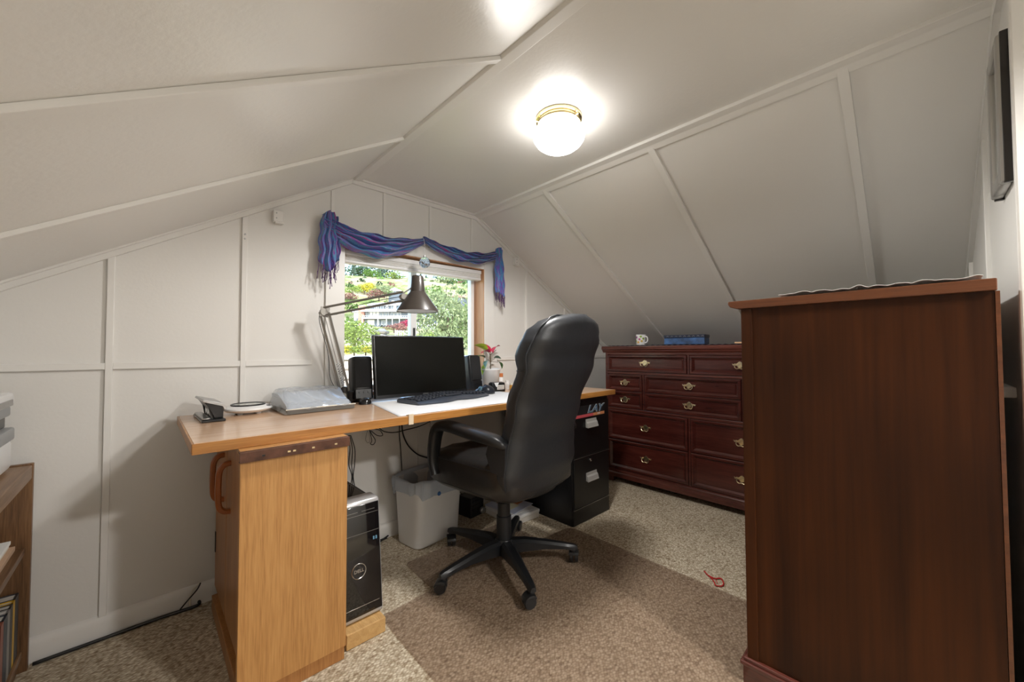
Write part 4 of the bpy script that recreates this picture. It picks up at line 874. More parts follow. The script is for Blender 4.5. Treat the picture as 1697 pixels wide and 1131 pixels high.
b = NB(); bx(b, 2.80, 2.86, .775, .825, 1.097, 1.109, .004); tag(obj('soap_bar', b, pbr('peach', (.75, .45, .25), .5)), 'little peach-coloured bar at the dresser edge by the tall chest', 'soap')
LACE = pbr('lace', (.74, .74, .72), .9, bump=(160, .8))
def lace(u, v):
    x = 1.405+.85*u; y = -.11+.40*v; w = .004*math.sin(v*38)+.003*math.sin(v*71+1)
    edge = 1 if u < .05 else 0
    return (x, y, 1.2155+(.004+.006*abs(math.sin(v*31+.5))*abs(math.sin(v*11+2)))*edge+max(0, w)*.3)
b = NB(); grid(b, lace, 60, 90, False); lc = obj('lace_runner', b, LACE, None, True); tag(lc, 'white lace runner lying on the tall chest', 'cloth'); md = lc.modifiers.new('s', 'SOLIDIFY'); md.thickness = .0012; md.offset = 1

# ------------------------------------------------------------------ framed picture on the wall by the chest
fp = thing('framed_picture', 'dark-framed picture hanging on the right-hand wall', 'picture', (1.615, YF+.012, 1.465))
FRM = pbr('frame_dark', (.035, .032, .030), .25, metal=.4); SILV = pbr('frame_silver', (.42, .41, .39), .3, metal=.7)
fx0, fx1, fz0, fz1, yw = -.095, .085, 0., .37, .0
for (x0, x1, z0, z1) in ((fx0, fx0+.035, fz0, fz1), (fx1-.035, fx1, fz0, fz1), (fx0+.035, fx1-.035, fz0, fz0+.035), (fx0+.035, fx1-.035, fz1-.035, fz1)): obj('frame_side', bx(NB(), x0, x1, -.010, .012, z0, z1, .005), SILV, fp, True)
for (x0, x1, z0, z1) in ((fx0-.004, fx0+.008, fz0-.004, fz1+.004), (fx1-.008, fx1+.004, fz0-.004, fz1+.004)): obj('frame_edge', bx(NB(), x0, x1, -.0115, .006, z0, z1, .002), FRM, fp)
obj('mat_board', bx(NB(), fx0+.033, fx1-.033, -.006, .002, fz0+.033, fz1-.033), CARDM, fp); obj('print', bx(NB(), fx0+.055, fx1-.055, -.002, .003, fz0+.085, fz1-.085), pbr('print_grey', (.25, .27, .28), .5, var=(9, .6)), fp); obj('picture_glass', bx(NB(), fx0+.033, fx1-.033, .004, .006, fz0+.033, fz1-.033), GLASSM, fp)

# ------------------------------------------------------------------ bookcase with printer at the left edge
bc = thing('bookcase', 'low dark brown bookcase at the left edge against the gable wall', 'bookcase', (-.45, 1.58, 0))
BX0, BX1, BY0, BY1 = -.60, -.264, 1.10, 2.068
part('end_panel', bx(NB(), BX0, BX1, BY1-.020, BY1, 0, .680, .002), SHELFW, bc); part('end_panel', bx(NB(), BX0, BX1, BY0, BY0+.020, 0, .680, .002), SHELFW, bc)
part('top_board', bx(NB(), BX0, BX1-.002, BY0+.02, BY1-.02, .630, .676, .003), SHELFT, bc); part('shelf', bx(NB(), BX0, BX1-.012, BY0+.02, BY1-.02, .385, .405, .002), SHELFT, bc); part('shelf', bx(NB(), BX0, BX1-.012, BY0+.02, BY1-.02, .050, .070, .002), SHELFT, bc)
part('back_panel', bx(NB(), BX0, BX0+.008, BY0+.02, BY1-.02, .02, .66), SHELFW, bc); part('kick_board', bx(NB(), BX1-.035, BX1-.022, BY0+.02, BY1-.02, 0, .05), SHELFW, bc)
prn = thing('printer', 'white and grey printer standing on the low bookcase', 'printer', (-.47, 1.80, .678))
GREYP = pbr('printer_grey', (.30, .31, .32), .4); 
part('lower_body', bx(NB(), -.64, -.302, 1.50, 2.000, .683, .775, .012), WHITE, prn, True); part('paper_tray', bx(NB(), -.60, -.296, 1.54, 1.990, .775, .815, .006), GREYP, prn, True)
part('output_slot', bx(NB(), -.60, -.315, 1.54, 1.985, .815, .850, .004), BLACKP, prn); part('upper_body', bx(NB(), -.63, -.306, 1.52, 1.995, .850, .882, .006), GREYP, prn, True); part('scanner_lid', bx(NB(), -.64, -.300, 1.50, 2.000, .882, .925, .010), WHITE, prn, True); part('control_strip', bx(NB(), -.302, -.296, 1.56, 1.96, .885, .905, .002), BLACKG, prn)
for y in (1.56, 1.94):
    for x in (-.60, -.34): part('foot', bx(NB(), x-.015, x+.015, y-.015, y+.015, .6765, .684), BLACKP, prn)
cols = [((.62, .45, .32), 'tan'), ((.75, .73, .70), 'white'), ((.45, .30, .2), 'brown'), ((.66, .60, .5), 'cream'), ((.78, .78, .76), 'pale')]
random.seed(7); z = .4055
for k, (c, n_) in enumerate(cols):
    b = NB(); h_ = random.choice((.010, .014, .018)); dy = random.uniform(-.02, .02); bx(b, -.55, -.296+random.uniform(-.008, .014), 1.62+dy, 1.96+dy*.5, z, z+h_, .001); z += h_+.0005
    tag(obj('paper_folder', b, pbr('folder_'+n_, c, .7)), n_+' paper folder, number %s from the bottom on the bookcase shelf' % ('one', 'two', 'three', 'four', 'five')[k], 'folder')
spine = [((.05, .05, .055), .045, 'black'), ((.70, .42, .03), .022, 'yellow'), ((.06, .05, .045), .03, 'dark brown'), ((.30, .29, .28), .028, 'grey'), ((.05, .06, .08), .04, 'navy'), ((.35, .12, .08), .03, 'red')]
y = 2.030
for c, w_, n_ in spine:
    t = thing('book', n_+' book standing on the bottom shelf of the bookcase', 'book', (-.388, y-w_/2, .071)); obj('pages', bx(NB(), -.10, .098, -w_/2+.003, w_/2-.003, .003, .197), CARDM, t); m_ = pbr('cover_'+n_, c, .45)
    for s_ in (-1, 1): obj('cover', bx(NB(), -.104, .104, min(s_*w_/2, s_*(w_/2-.003)), max(s_*w_/2, s_*(w_/2-.003)), 0, .200), m_, t)
    obj('spine', bx(NB(), .100, .1045, -w_/2, w_/2, 0, .200), m_, t); y -= w_+.004

# ------------------------------------------------------------------ floor things under the desk, cables, hair tie
pb = thing('paper_stack', 'white flat box with printed papers on the floor by the filing cabinet', 'box', (1.725, 1.815, 0), RD(-3))
obj('box_base', bx(NB(), -.110, .110, -.135, .135, .001, .044, .003), CARDM, pb); obj('box_lid', bx(NB(), -.113, .113, -.138, .138, .034, .052, .003), WHITE, pb)
for k, (dx, dy, r_, c) in enumerate(((-.01, .02, 6, (.72, .75, .82)), (.01, .0, -8, (.80, .80, .82)), (.0, .03, 12, (.55, .60, .75)))):
    b = NB(); add(b, bx(NB(), -.10, .10, -.12, .12, 0, .0025), Matrix.Translation((dx, dy, .0535+k*.003)) @ Matrix.Rotation(RD(r_), 4, 'Z')); obj('sheet', b, pbr('sheet_print', c, .5), pb)
b = NB(); add(b, bx(NB(), -.04, .085, -.05, .075, 0, .0008), Matrix.Translation((0, .03, .0625)) @ Matrix.Rotation(RD(12), 4, 'Z')); obj('printed_panel', b, pbr('print_orange', (.50, .17, .06), .5, var=(30, .4)), pb)
b = NB(); add(b, bx(NB(), -.07, .02, -.07, .03, 0, .0008), Matrix.Translation((0, .03, .0635)) @ Matrix.Rotation(RD(12), 4, 'Z')); obj('printed_panel', b, pbr('print_cream', (.62, .60, .45), .5), pb)
sb = thing('subwoofer', 'small black speaker box on the floor behind the waste bin', 'speaker', (1.545, 2.015, 0), RD(8))
obj('cabinet', bx(NB(), -.06, .06, -.06, .06, .001, .125, .006), BLACKP, sb); b = NB(); lathe(b, [(0, 0), (.020, 0), (.020, .012), (.016, .016), (0, .016)], 22, (.042, -.060, .028), RX); obj('volume_knob', b, STEEL, sb, True)
for z in (.05, .075, .10): obj('vent_line', bx(NB(), -.05, .05, -.0615, -.0595, z, z+.003), BLACKG, sb)
def cable(label, pts, r=.0028, m=BLACKP, k=8):
    b = NB(); tube(b, catmull(pts, k), r, 6); return tag(obj('cable', b, m, None, True, angle=180), label, 'cable')
Yc = 2.03
g = lambda x, y, Y=Yc: tuple(aty(x, y, Y))
cable('thin black cable hanging in a loop under the desk', [g(612, 712), g(616, 730), g(614, 736), g(619, 737), g(622, 730), g(616, 720), g(614, 714), g(625, 722), g(634, 722), g(630, 714), g(620, 711)], .0022)
cable('grey wire loop beside the black cable loop under the desk', [g(609, 714), g(606, 728), g(609, 734), g(613, 732), g(612, 722), g(609, 714)], .0013, STEEL)
cable('black cable sagging along the underside of the desk', [g(627, 709, 1.95), g(638, 716, 1.95), g(655, 717, 1.95), g(672, 713, 1.95), g(695, 707, 1.95), g(713, 699, 1.95)])
cable('black cable dropping straight down behind the waste bin', [g(662, 706, 2.083), g(662, 722, 2.083), g(664, 745, 2.083), g(666, 780, 2.083), g(668, 820, 2.083)])
cable('thick black cable curving from the desk towards the chair', [g(666, 704, 2.082), g(668, 720, 2.082), g(676, 738, 2.082), g(690, 752, 2.082), g(704, 758, 2.082), g(730, 764, 2.082), g(760, 775, 2.082)], .0042)
for k, dx in enumerate((0, 4, 8)): cable(('first', 'second', 'third')[k]+' strand of the black cables behind the computer tower', [g(578+dx*.4, 722, 1.98), g(580+dx, 745, 1.98), g(578+dx*1.2, 770, 1.98), g(583+dx*.3, 790, 1.98), g(580+dx, 815, 1.98), g(582, 850, 1.98)], .0024)
cable('black cable lying on the carpet along the left baseboard', [(-.255, 2.066, .007), (-.10, 2.070, .007), (.06, 2.072, .008), (.17, 2.066, .008), (.178, 2.05, .03)], .006)
cable('thin black cable rising behind the oak cabinet', [(.12, 2.062, .018), (.145, 2.055, .05), (.170, 2.04, .085), (.180, 2.035, .11)], .0028)
cable('beige cable curling up behind the oak cabinet', [(.15, 2.058, .02), (.150, 2.060, .055), (.160, 2.055, .085), (.180, 2.045, .105)], .0045, OFFW)
cable('black cable on the carpet between the computer and waste bin', [(.72, 2.06, .007), (.86, 2.068, .007), (1.00, 2.072, .007)], .005)
cable('black cord crossing the carpet behind the computer tower', [(.70, 1.94, .006), (.85, 1.99, .006), (.94, 2.05, .006), (1.01, 2.076, .015)], .0045)
cable('thin cable hanging behind the chair near the floor', [g(757, 800, 2.05), g(762, 815, 2.05), g(766, 822, 2.05), g(760, 835, 2.05), g(757, 845, 2.05)], .002)
C0 = [atz(*p, .005) for p in ((1167, 947), (1173, 953.5), (1179, 957), (1186, 959.5), (1194, 959), (1198, 964), (1199, 969), (1195, 972), (1186, 970.5), (1184, 966), (1180, 960), (1174, 954))]
b = NB(); tube(b, catmull([tuple(p) for p in C0], 4), .0028, 6); tube(b, [tuple(atz(1186, 959.5, .005)), tuple(atz(1189, 967, .005))], .0018, 6); tag(obj('red_hair_tie', b, RED, None, True, angle=180), 'red looped hair tie lying on the carpet', 'hair tie')
# ------------------------------------------------------------------ the hillside outside the window
AZ = math.radians(27); DV = Vector((math.sin(AZ), math.cos(AZ), 0)); LV = Vector((math.cos(AZ), -math.sin(AZ), 0))
PRO = [(3.4, -2.7), (9.6, -2.4), (10.6, .75), (18, .80), (30, 1.3), (60, 2.6), (88, 4.3), (97, 5.2), (108, 6.6), (132, 9.5), (150, 17), (185, 34), (215, 41), (300, 47)]
def prof_z(s):
    for (a, va), (b_, vb) in zip(PRO, PRO[1:]):
        if s <= b_: return va+(vb-va)*max(0, (s-a))/(b_-a)
    return PRO[-1][1]
from mathutils import noise as mnoise
def ter(u, v):
    s = 3.4*(300/3.4)**u; t = (v-.5)*2*(12+s*.85); p = DV*s+LV*t
    amp = min(1.6, s*.010); z = prof_z(s)+amp*mnoise.noise((p.x*.05, p.y*.05, 0))+(.12*mnoise.noise((p.x*.6, p.y*.6, 3)) if s > 11 else 0)
    if s > 190: z -= .02*abs(t-25)*((s-190)/110)
    return (p.x, p.y, z)
def ground_mat():
    m, nt, o = nmat('hillside'); p = nd(nt, 'BsdfPrincipled'); p.inputs['Roughness'].default_value = .95; p.inputs['Specular IOR Level'].default_value = .1
    n = nd(nt, 'TexNoise', i_Scale=.12, i_Detail=8., i_Roughness=.65); nt.links.new(coords(nt), n.inputs['Vector'])
    nt.links.new(ramp(nt, n.outputs['Fac'], [(.30, (.06, .09, .025)), (.43, (.15, .18, .06)), (.52, (.28, .25, .14)), (.62, (.36, .31, .20)), (.72, (.13, .16, .05))]), p.inputs['Base Color']); nt.links.new(p.outputs[0], o.inputs[0]); return m
b = NB(); grid(b, ter, 110, 70, False); hill = struct('ground_hillside', b, ground_mat(), 'sunlit grassy hillside rising beyond the window', smooth=True)

def foliage(name, c, var=.55):
    m, nt, o = nmat(name); d = nd(nt, 'BsdfDiffuse'); t = nd(nt, 'BsdfTranslucent'); x = nd(nt, 'MixShader'); x.inputs[0].default_value = .3
    n = nd(nt, 'TexNoise', i_Scale=9., i_Detail=2.); nt.links.new(coords(nt, kind='Generated'), n.inputs['Vector'])
    lo = tuple(k*(1-var) for k in c); hi = tuple(min(1, k*(1+var)) for k in c); cc = ramp(nt, n.outputs['Fac'], [(.35, lo), (.65, hi)])
    for q in (d, t): nt.links.new(cc, q.inputs[0])
    nt.links.new(d.outputs[0], x.inputs[1]); nt.links.new(t.outputs[0], x.inputs[2]); nt.links.new(x.outputs[0], o.inputs[0]); return m
FOL = dict(dark=foliage('foliage_dark', (.045, .085, .040)), mid=foliage('foliage_mid', (.11, .19, .045)), lime=foliage('foliage_lime', (.21, .27, .07)), yellow=foliage('foliage_yellow', (.42, .37, .05)), pale=foliage('foliage_pale', (.23, .27, .14)), red=foliage('foliage_red', (.34, .05, .09)), rust=foliage('foliage_rust', (.26, .13, .11)), blue=foliage('foliage_blue', (.085, .13, .095)))
def crown_mesh(kind, n, size, m, seed):
    random.seed(seed); b = NB()
    lobes = [(Vector((random.uniform(-.45, .45), random.uniform(-.45, .45), random.uniform(.30, .80))), random.uniform(.30, .48)) for _ in range(9)]
    for i in range(n):
        if kind == 'cone':
            h = random.random()**1.5; r_ = (1-h)*.5*(.55+.45*abs(math.sin(h*26)))*random.uniform(.55, 1); a = random.uniform(0, 6.283); p = Vector((r_*math.cos(a), r_*math.sin(a), .06+.94*h))
        else:
            c, R_ = random.choice(lobes); d = Vector((random.gauss(0, 1), random.gauss(0, 1), random.gauss(0, 1))).normalized(); p = c+d*R_*random.uniform(.65, 1.0); p.z = max(.02, p.z)
        d1 = Vector((random.gauss(0, 1), random.gauss(0, 1), random.gauss(0, .7))).normalized(); d2 = d1.orthogonal().normalized()
        d2 = (Matrix.Rotation(random.uniform(0, 6.28), 3, d1) @ d2); s_ = size*random.uniform(.6, 1.3)
        d3 = d1.cross(d2)
        b.faces.new([b.verts.new(p+d2*s_), b.verts.new(p+d3*s_*.6), b.verts.new(p-d2*s_), b.verts.new(p-d3*s_*.6)])
    me = bpy.data.meshes.new('foliage'); b.to_mesh(me); b.free(); me.materials.append(m); return me
BARK = pbr('bark', (.10, .07, .05), .9)
b = NB(); tube(b, [(0, 0, -.35), (.01, 0, .2), (-.01, .01, .6)], [.05, .035, .015], 7)
for q in ((.25, .1, .62), (-.22, .12, .58), (.05, -.25, .65)): tube(b, [(0, 0, .25), q], [.02, .008], 5)
TRUNK = mesh_of(b, 'trunk', BARK)
CM = {}
def plant(nm, label, cat, px, py, wpx, hpx, depth, kind, colr, n=500, size=.07, group=None, seed=1):
    """px,py: foot pixel; size in pixels at the given distance"""
    k = depth/FPX; key = (kind, colr, n, size, seed)
    if key not in CM: CM[key] = crown_mesh(kind, n, size, FOL[colr], seed)
    p = atd(px, py, depth); t = thing(nm, label, cat, tuple(p), random.uniform(0, 6), group)
    for nm2, me in (('foliage', CM[key]), ('trunk', TRUNK)):
        o = bpy.data.objects.new(nm2, me); COL.objects.link(o); o.parent = t; o.scale = (wpx*k, wpx*k, hpx*k)
        if nm2 == 'foliage' : o['kind'] = 'stuff'
    return t
random.seed(20)
# near: hedge, big bush, big tree
for i in range(4): plant('hedge_shrub', ('hedge shrub nearest the lamp base above the stone wall', 'second hedge shrub from the left above the stone wall', 'third hedge shrub from the left above the stone wall', 'hedge shrub just left of the monitor top edge')[i], 'hedge', 568+i*19, 588, 30, 15, 12.5, 'round', 'yellow' if i % 2 == 0 else 'lime', 700, .06, 'clipped hedge shrubs above the stone wall', 2)
plant('leafy_bush', 'big bright green bush low in the window at the left', 'bush', 588, 579, 62, 44, 24, 'round', 'lime', 2600, .035, None, 3)
plant('leafy_bush', 'smaller green bush at the window edge beside the big bright bush', 'bush', 556, 580, 50, 50, 29, 'round', 'mid', 1800, .04, None, 4)
plant('leafy_tree', 'large pale leafy tree filling the right window pane', 'tree', 742, 585, 84, 98, 24, 'round', 'pale', 4200, .030, None, 5)
plant('leafy_tree', 'darker leafy tree at the right edge of the window', 'tree', 788, 588, 74, 90, 30, 'round', 'mid', 3200, .034, None, 6)
plant('leafy_bush', 'light green bush at the foot of the large pale tree', 'bush', 700, 586, 44, 36, 22, 'round', 'lime', 1500, .04, None, 7)
# garden of the grey house
for gi, (px, py, w_, h_, c, lab) in enumerate(((653, 548, 26, 12, 'rust', 'rust-pink shrub in front of the grey house'), (671, 543, 18, 13, 'red', 'crimson shrub beside the grey house porch'), (672, 549, 16, 9, 'rust', 'low pink shrub beneath the crimson shrub'), (604, 486, 24, 17, 'yellow', 'round yellow shrub on the upper hillside'), (585, 486, 18, 12, 'lime', 'lime shrub left of the round yellow shrub'), (628, 495, 24, 13, 'rust', 'reddish shrub above the house chimney'), (641, 492, 12, 10, 'mid', 'dark green shrub above the house roof'), (578, 502, 20, 18, 'lime', 'yellow-green shrub left of the brick chimney'), (583, 514, 24, 14, 'mid', 'green shrub just left of the brick chimney'), (630, 488, 26, 14, 'pale', 'pale shrub on the bare slope'), (582, 497, 22, 10, 'rust', 'brownish shrub on the left terraces'))):
    plant('garden_shrub', lab, 'shrub', px, py, w_, h_, (96+(gi % 4)*4 if py > 530 else 128+(gi % 4)*9), 'round', c, 420, .08, 'shrubs on the hillside', 8)
# skyline
SKYL = ['leftmost tall conifer in the window on the skyline', 'dark round tree beside the leftmost tall conifer', 'blue-green round tree third along the skyline', 'low green tree in the middle of the left skyline', 'pointed conifer above the bare slope', 'blue-green tree just right of the pointed conifer', 'lime-coloured tree above the bare slope', 'small green tree by the left of the mullion top', 'small green tree at the far left of the skyline', 'conifer just right of the mullion on the skyline', 'second conifer right of the mullion on the skyline', 'blue-green tree above the pale house on the right', 'pale tree high in the right pane', 'green tree high in the right pane', 'pale tree near the right sash of the window', 'conifer at the right sash of the window', 'green tree in front of the pale hillside house', 'pale tree just above the large leafy tree', 'pale tree right beside the mullion', 'dark tree hidden behind the right jamb', 'dark tree beyond the left jamb', 'conifer beyond the left jamb']
for i, (px, py, w_, h_, k_, c, d_) in enumerate(((586, 466, 20, 30, 'cone', 'blue', 205), (597, 466, 26, 28, 'round', 'dark', 205), (607, 464, 24, 26, 'round', 'blue', 205), (618, 465, 20, 18, 'round', 'mid', 205), (630, 463, 24, 24, 'cone', 'blue', 210), (641, 463, 26, 22, 'round', 'blue', 210), (651, 465, 22, 15, 'round', 'lime', 200), (664, 468, 18, 12, 'round', 'mid', 200), (575, 468, 16, 12, 'round', 'mid', 200), (697, 472, 16, 20, 'cone', 'blue', 205), (706, 472, 14, 16, 'cone', 'dark', 205), (723, 474, 16, 18, 'round', 'blue', 205), (737, 482, 24, 28, 'round', 'pale', 190), (751, 486, 26, 34, 'round', 'mid', 185), (765, 490, 22, 34, 'round', 'pale', 185), (779, 488, 24, 34, 'cone', 'blue', 190), (714, 500, 24, 26, 'round', 'mid', 138), (731, 508, 24, 24, 'round', 'pale', 106), (700, 497, 20, 22, 'round', 'pale', 165), (793, 492, 26, 30, 'round', 'dark', 190), (560, 468, 26, 24, 'round', 'dark', 205), (545, 470, 26, 26, 'cone', 'blue', 205))):
    plant('skyline_tree', SKYL[i], 'tree', px, py, w_, h_, d_+(i % 3)*9, k_, c, 520, .075, 'conifers on the skyline' if k_ == 'cone' else 'trees on the upper hillside', 9+i % 2)

# uncountable scrub on the open slopes
random.seed(31)
for nm_, colr, cnt in (('hillside_scrub', 'mid', 150), ('dry_scrub', 'rust', 60), ('dark_scrub', 'dark', 110)):
    b = NB()
    for i in range(cnt):
        s_ = random.uniform(112, 196); t_ = random.uniform(-.42, .42)*s_; p = DV*s_+LV*t_; p.z = prof_z(s_); R_ = random.uniform(.6, 1.9)
        for k in range(34):
            d = Vector((random.gauss(0, 1), random.gauss(0, 1), abs(random.gauss(0, .8)))).normalized(); q = p+d*R_*random.uniform(.6, 1); a_ = Vector((random.gauss(0, 1), random.gauss(0, 1), random.gauss(0, 1))).normalized(); c_ = a_.orthogonal().normalized(); e_ = a_.cross(c_); z_ = R_*.26
            b.faces.new([b.verts.new(q+c_*z_), b.verts.new(q+e_*z_*.7), b.verts.new(q-c_*z_), b.verts.new(q-e_*z_*.7)])
    tag(obj(nm_, b, FOL[colr], hill, world=True), {'mid': 'green scrub scattered over the hillside', 'rust': 'reddish dry scrub scattered over the hillside', 'dark': 'dark green scrub scattered over the hillside'}[colr], kind='stuff')
# ---- the grey house
HG = pbr('siding_blue_grey', (.105, .125, .15), .7); HWT = pbr('house_trim_white', (.62, .62, .61), .6); HR = pbr('house_roof', (.36, .36, .38), .7); BRK = pbr('house_brick', (.40, .19, .14), .85, var=(3, .35)); PANE = pbr('house_pane', (.10, .12, .15), .15); CURT = pbr('house_curtain', (.58, .58, .54), .6); GAR = pbr('garage_door', (.62, .60, .52), .6)
HD = 115.; KX = HD/FPX; h0 = atd(650, 541, HD)
hs = thing('grey_house', 'large grey house with white trim and brick chimneys on the hillside', 'house', tuple(h0), -YAW)
hx = lambda p: (p-650)*KX
hz = lambda p: (541-p)*KX
def hb(nm, x0, x1, yb, yt, d0, d1, m, parent=None):
    b = NB(); bx(b, hx(x0), hx(x1), d0, d1, hz(yb), hz(yt)); return obj(nm, b, m, parent or hs)
hb('foundation', 586, 760, 556, 541, .3, 11, HG)
low = hb('lower_storey', 590, 715, 542, 527.5, 0, 10, HG); midst = hb('middle_storey', 603, 712, 527.5, 513.5, .6, 10, HG); upst = hb('upper_storey', 609, 706, 513.5, 503, 2.2, 10, HG)
hb('balcony_band', 603, 715, 529, 527, -1.6, .7, HWT); hb('side_wing', 584, 603, 531, 515, 1.0, 8, HWT); hb('wing_lower', 586, 603, 541, 531, .9, 8, HG)
def gable(nm, x0, x1, ye, yt, d0, d1, m):
    b = NB(); dm = (d0+d1)/2; loft(b, [[(hx(x), d0, hz(ye)), (hx(x), dm, hz(yt)), (hx(x), d1, hz(ye)), (hx(x), d1, hz(ye)-.3), (hx(x), d0, hz(ye)-.35)] for x in (x0, x1)]); return obj(nm, b, m, hs)
gable('upper_roof', 605, 710, 503.5, 497.5, 1.4, 11, HR); b = NB()
loft(b, [[(hx(x), -1.0, hz(515.5)), (hx(x), 2.4, hz(510.5)), (hx(x), 2.4, hz(511.5)), (hx(x), -1.0, hz(517.3))] for x in (600, 714)]); obj('lower_roof', b, HWT, hs)
gable('wing_roof', 582, 605, 515.5, 512, .6, 8.4, HR)
ch = hb('chimney', 594, 603.5, 540, 507, -.3, .9, BRK); hb('chimney_cap', 593.5, 604, 507, 506, -.4, 1.0, HWT, ch); c2 = hb('chimney', 640, 644.5, 503, 495.5, 5, 6.2, BRK); hb('chimney_cap', 639.6, 645, 495.5, 495, 4.9, 6.3, HWT, c2)
def hwin(x0, x1, yb, yt, d, m=PANE):
    w_ = hb('window', x0-.5, x1+.5, yb+.6, yt-.6, d-.12, d+.1, HWT); hb('pane', x0, x1, yb, yt, d-.18, d-.1, m, w_)
for x in (606, 612, 617.5, 623): hwin(x, x+3.6, 525.5, 516.5, .6, CURT if x > 610 else PANE)
for x in (629, 634.5, 640): hwin(x, x+3.4, 525, 517.5, .6, PANE)
for x in (647, 653, 659, 686, 693): hwin(x, x+4, 524.5, 518.5, .6, PANE)
for x0, x1 in ((617, 619.2), (620.5, 622.7), (626.5, 631), (645, 648), (649, 652.5), (684, 690)): hwin(x0, x1, 511.5, 505.5, 2.2, CURT if x0 in (649,) else PANE)
hwin(609.5, 620, 538.5, 531, 0, GAR); hwin(625.5, 628, 538, 532, 0); hwin(633, 638, 538.5, 531.5, 0)
b = NB(); tube(b, [(hx(637.5)+1.9*KX*math.cos(a*.3927), 2.05, hz(508.6)+2.6*KX*math.sin(a*.3927)) for a in range(16)], .12, 6, closed=True); obj('oval_window_frame', b, HWT, hs)
for x in (603.5, 629, 643, 652.5, 664, 690): hb('porch_post', x-.5, x+.5, 541, 528, -1.5, -1.25, HWT)
for x in [604+i*3.2 for i in range(33)]: hb('railing_post', x-.15, x+.15, 527.2, 524.4, -1.55, -1.45, HWT)
hb('railing_top', 603.5, 712, 524.6, 524.1, -1.56, -1.42, HWT)
# ---- smaller houses
def small_house(px, py, w_, h_, rh, depth, wall, roofm, label, nwin=2, yaw=.2):
    k = depth/FPX; t = thing('distant_house', label, 'house', tuple(atd(px, py, depth)), -YAW+yaw); W_, H_, D_ = w_*k, h_*k, 7.
    obj('walls', bx(NB(), -W_/2, W_/2, 0, D_, -3, H_), wall, t)
    b = NB(); loft(b, [[(-W_*.56, y, H_-.15), (W_*.56, y, H_-.15), (W_*.56, y, H_+.12), (0, y, H_+rh*k), (-W_*.56, y, H_+.12)] for y in (-.5, D_+.5)]); obj('roof', b, roofm, t)
    for i in range(nwin):
        x = -W_/2+W_*(i+.5)/nwin; f = obj('window', bx(NB(), x-W_*.13, x+W_*.13, -.1, .02, H_*.3, H_*.85), HWT, t); obj('pane', bx(NB(), x-W_*.10, x+W_*.10, -.16, -.08, H_*.36, H_*.80), PANE, f)
    return t
RBR = pbr('roof_brown', (.22, .15, .11), .85); CREAM = pbr('siding_cream', (.58, .53, .44), .7)
small_house(654, 489, 19, 7, 5, 150, HG, HWT, 'small grey gabled house above the large grey house', 1, .1)
small_house(579, 492, 24, 6, 3, 174, CREAM, RBR, 'brown-roofed house on the left terraces', 3, .3); small_house(568, 526, 20, 10, 5, 140, CREAM, HR, 'cream house at the left edge behind the white fence', 2, -.2)
small_house(727, 512, 30, 8, 4, 140, HWT, HR, 'white house among the trees on the right', 3, -.3); small_house(622, 470, 16, 4, 2.5, 185, CREAM, RBR, 'low brown-roofed house below the skyline trees', 2, .1); small_house(712, 486, 26, 6, 3, 170, HWT, HR, 'pale house high on the right slope', 3, .2); small_house(757, 500, 22, 7, 4, 150, HG, RBR, 'dark-roofed house right of the large tree crown', 2, -.1)
# ---- white fences
def fence(pa, pb, da, db, n, label):
    A = atd(*pa, da); B = atd(*pb, db); t = thing('white_fence', label, 'fence', tuple(A))
    for i in range(n+1):
        p = (B-A)*(i/n); b = NB(); bx(b, p.x-.08, p.x+.08, p.y-.08, p.y+.08, p.z-.6, p.z+1.15); obj('post', b, HWT, t)
    for z in (.45, .95):
        b = NB(); tube(b, [Vector((0, 0, z)), (B-A)+Vector((0, 0, z))], .09, 4); obj('rail', b, HWT, t)
fence((566, 538), (613, 546), 95, 92, 12, 'white post-and-rail fence left of the parked car'); fence((655, 556), (690, 557), 88, 90, 10, 'white post-and-rail fence below the crimson shrub'); fence((690, 541), (735, 543), 104, 106, 12, 'white fence to the right of the window mullion')
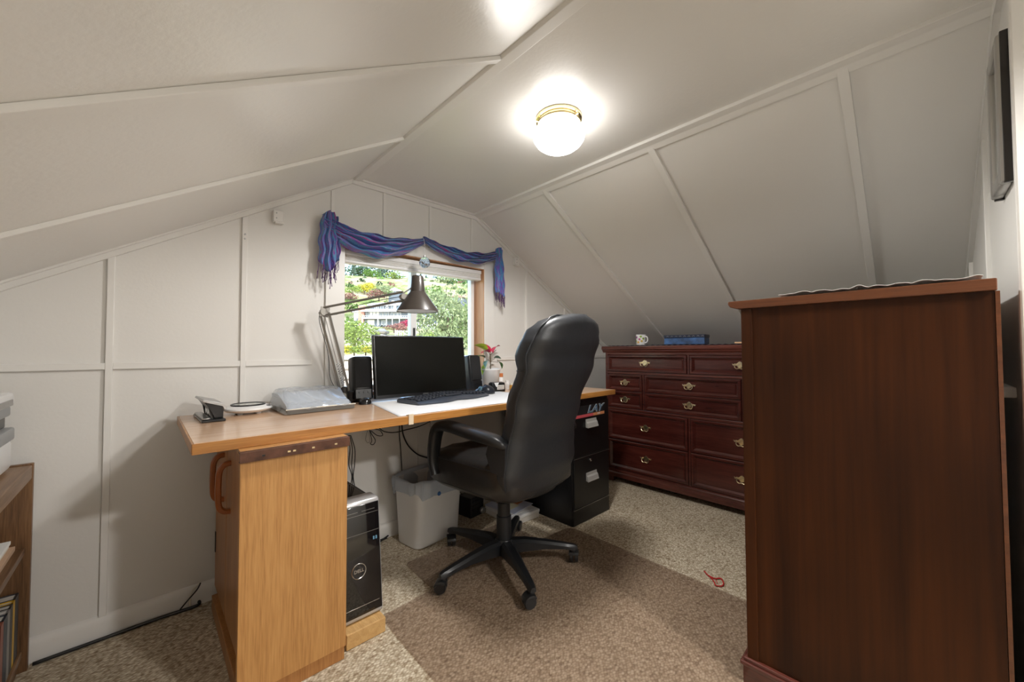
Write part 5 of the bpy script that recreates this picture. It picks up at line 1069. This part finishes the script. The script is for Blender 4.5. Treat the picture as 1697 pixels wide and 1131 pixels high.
# ---- pale driveway and parked car
Dv = [atd(*p, d) for p, d in (((612, 543), 96), ((640, 556), 90), ((690, 563), 86), ((690, 570), 80), ((630, 563), 84), ((600, 546), 96))]
b = NB(); vs_ = [b.verts.new(p+Vector((0, 0, .05))) for p in Dv]; b.faces.new(vs_); r_ = bmesh.ops.extrude_face_region(b, geom=b.faces[:]); bmesh.ops.translate(b, verts=[v for v in r_['geom'] if isinstance(v, bmesh.types.BMVert)], vec=(0, 0, -1.2)); struct('ground_driveway', b, pbr('concrete', (.50, .47, .42), .9), 'pale concrete driveway below the grey house')
car = thing('parked_car', 'dark car parked on the driveway below the grey house', 'car', tuple(atd(629, 555.5, 90)+Vector((0, 0, .03))), -YAW+.5)
CARP = pbr('car_paint', (.02, .022, .026), .2, coat=.7)
b = NB(); rings = []
for x, z1, hw in ((-2.1, .55, .62), (-2.0, .80, .80), (-1.0, .92, .88), (1.2, .95, .88), (2.0, .85, .82), (2.1, .55, .65)): rings.append([(x, -hw, .25), (x, hw, .25), (x, hw, z1*.8), (x, hw*.9, z1), (x, -hw*.9, z1), (x, -hw, z1*.8)])
loft(b, rings); obj('body', b, CARP, car); b = NB(); loft(b, [[(-1.0, y*.92, .9) , (1.5, y*.92, .92), (.95, y*.74, 1.42), (-.25, y*.74, 1.45)] for y in (-.9, .9)]); obj('cabin', b, PANE, car); obj('roof_panel', bx(NB(), -.28, .98, -.66, .66, 1.42, 1.48, .02), CARP, car)
for x in (-1.3, 1.3):
    for y in (-.82, .82):
        b = NB(); lathe(b, [(0, -.1), (.32, -.1), (.32, .1), (0, .1)], 16, (x, y, .32), RX); obj('wheel', b, BLACKP, car)
# ---- stone wall close to the window
def stone_mat():
    m, nt, o = nmat('stone_wall'); p = nd(nt, 'BsdfPrincipled'); p.inputs['Roughness'].default_value = .9; br = nd(nt, 'TexBrick', i_Scale=1.); br.inputs['Color1'].default_value = (.52, .42, .34, 1); br.inputs['Color2'].default_value = (.62, .55, .48, 1); br.inputs['Mortar'].default_value = (.16, .13, .11, 1); br.inputs['Mortar Size'].default_value = .03; br.inputs['Brick Width'].default_value = .5; br.inputs['Row Height'].default_value = .24
    nt.links.new(coords(nt, rot=(math.pi/2, 0, 0)), br.inputs['Vector']); nt.links.new(br.outputs[0], p.inputs['Base Color']); nt.links.new(p.outputs[0], o.inputs[0]); return m
wl = obj('stone_wall', bx(NB(), -9, 9, 0, .35, -3.4, 0), stone_mat()); wl.location = DV*10.1+LV*0+Vector((0, 0, .86)); wl.rotation_euler = (0, 0, -AZ); tag(wl, 'tan stone retaining wall below the hedge', 'wall')
b = NB(); bx(b, -9.05, 9.05, -.06, .42, 0, .09, .02); cp = obj('coping', b, HWT, wl)
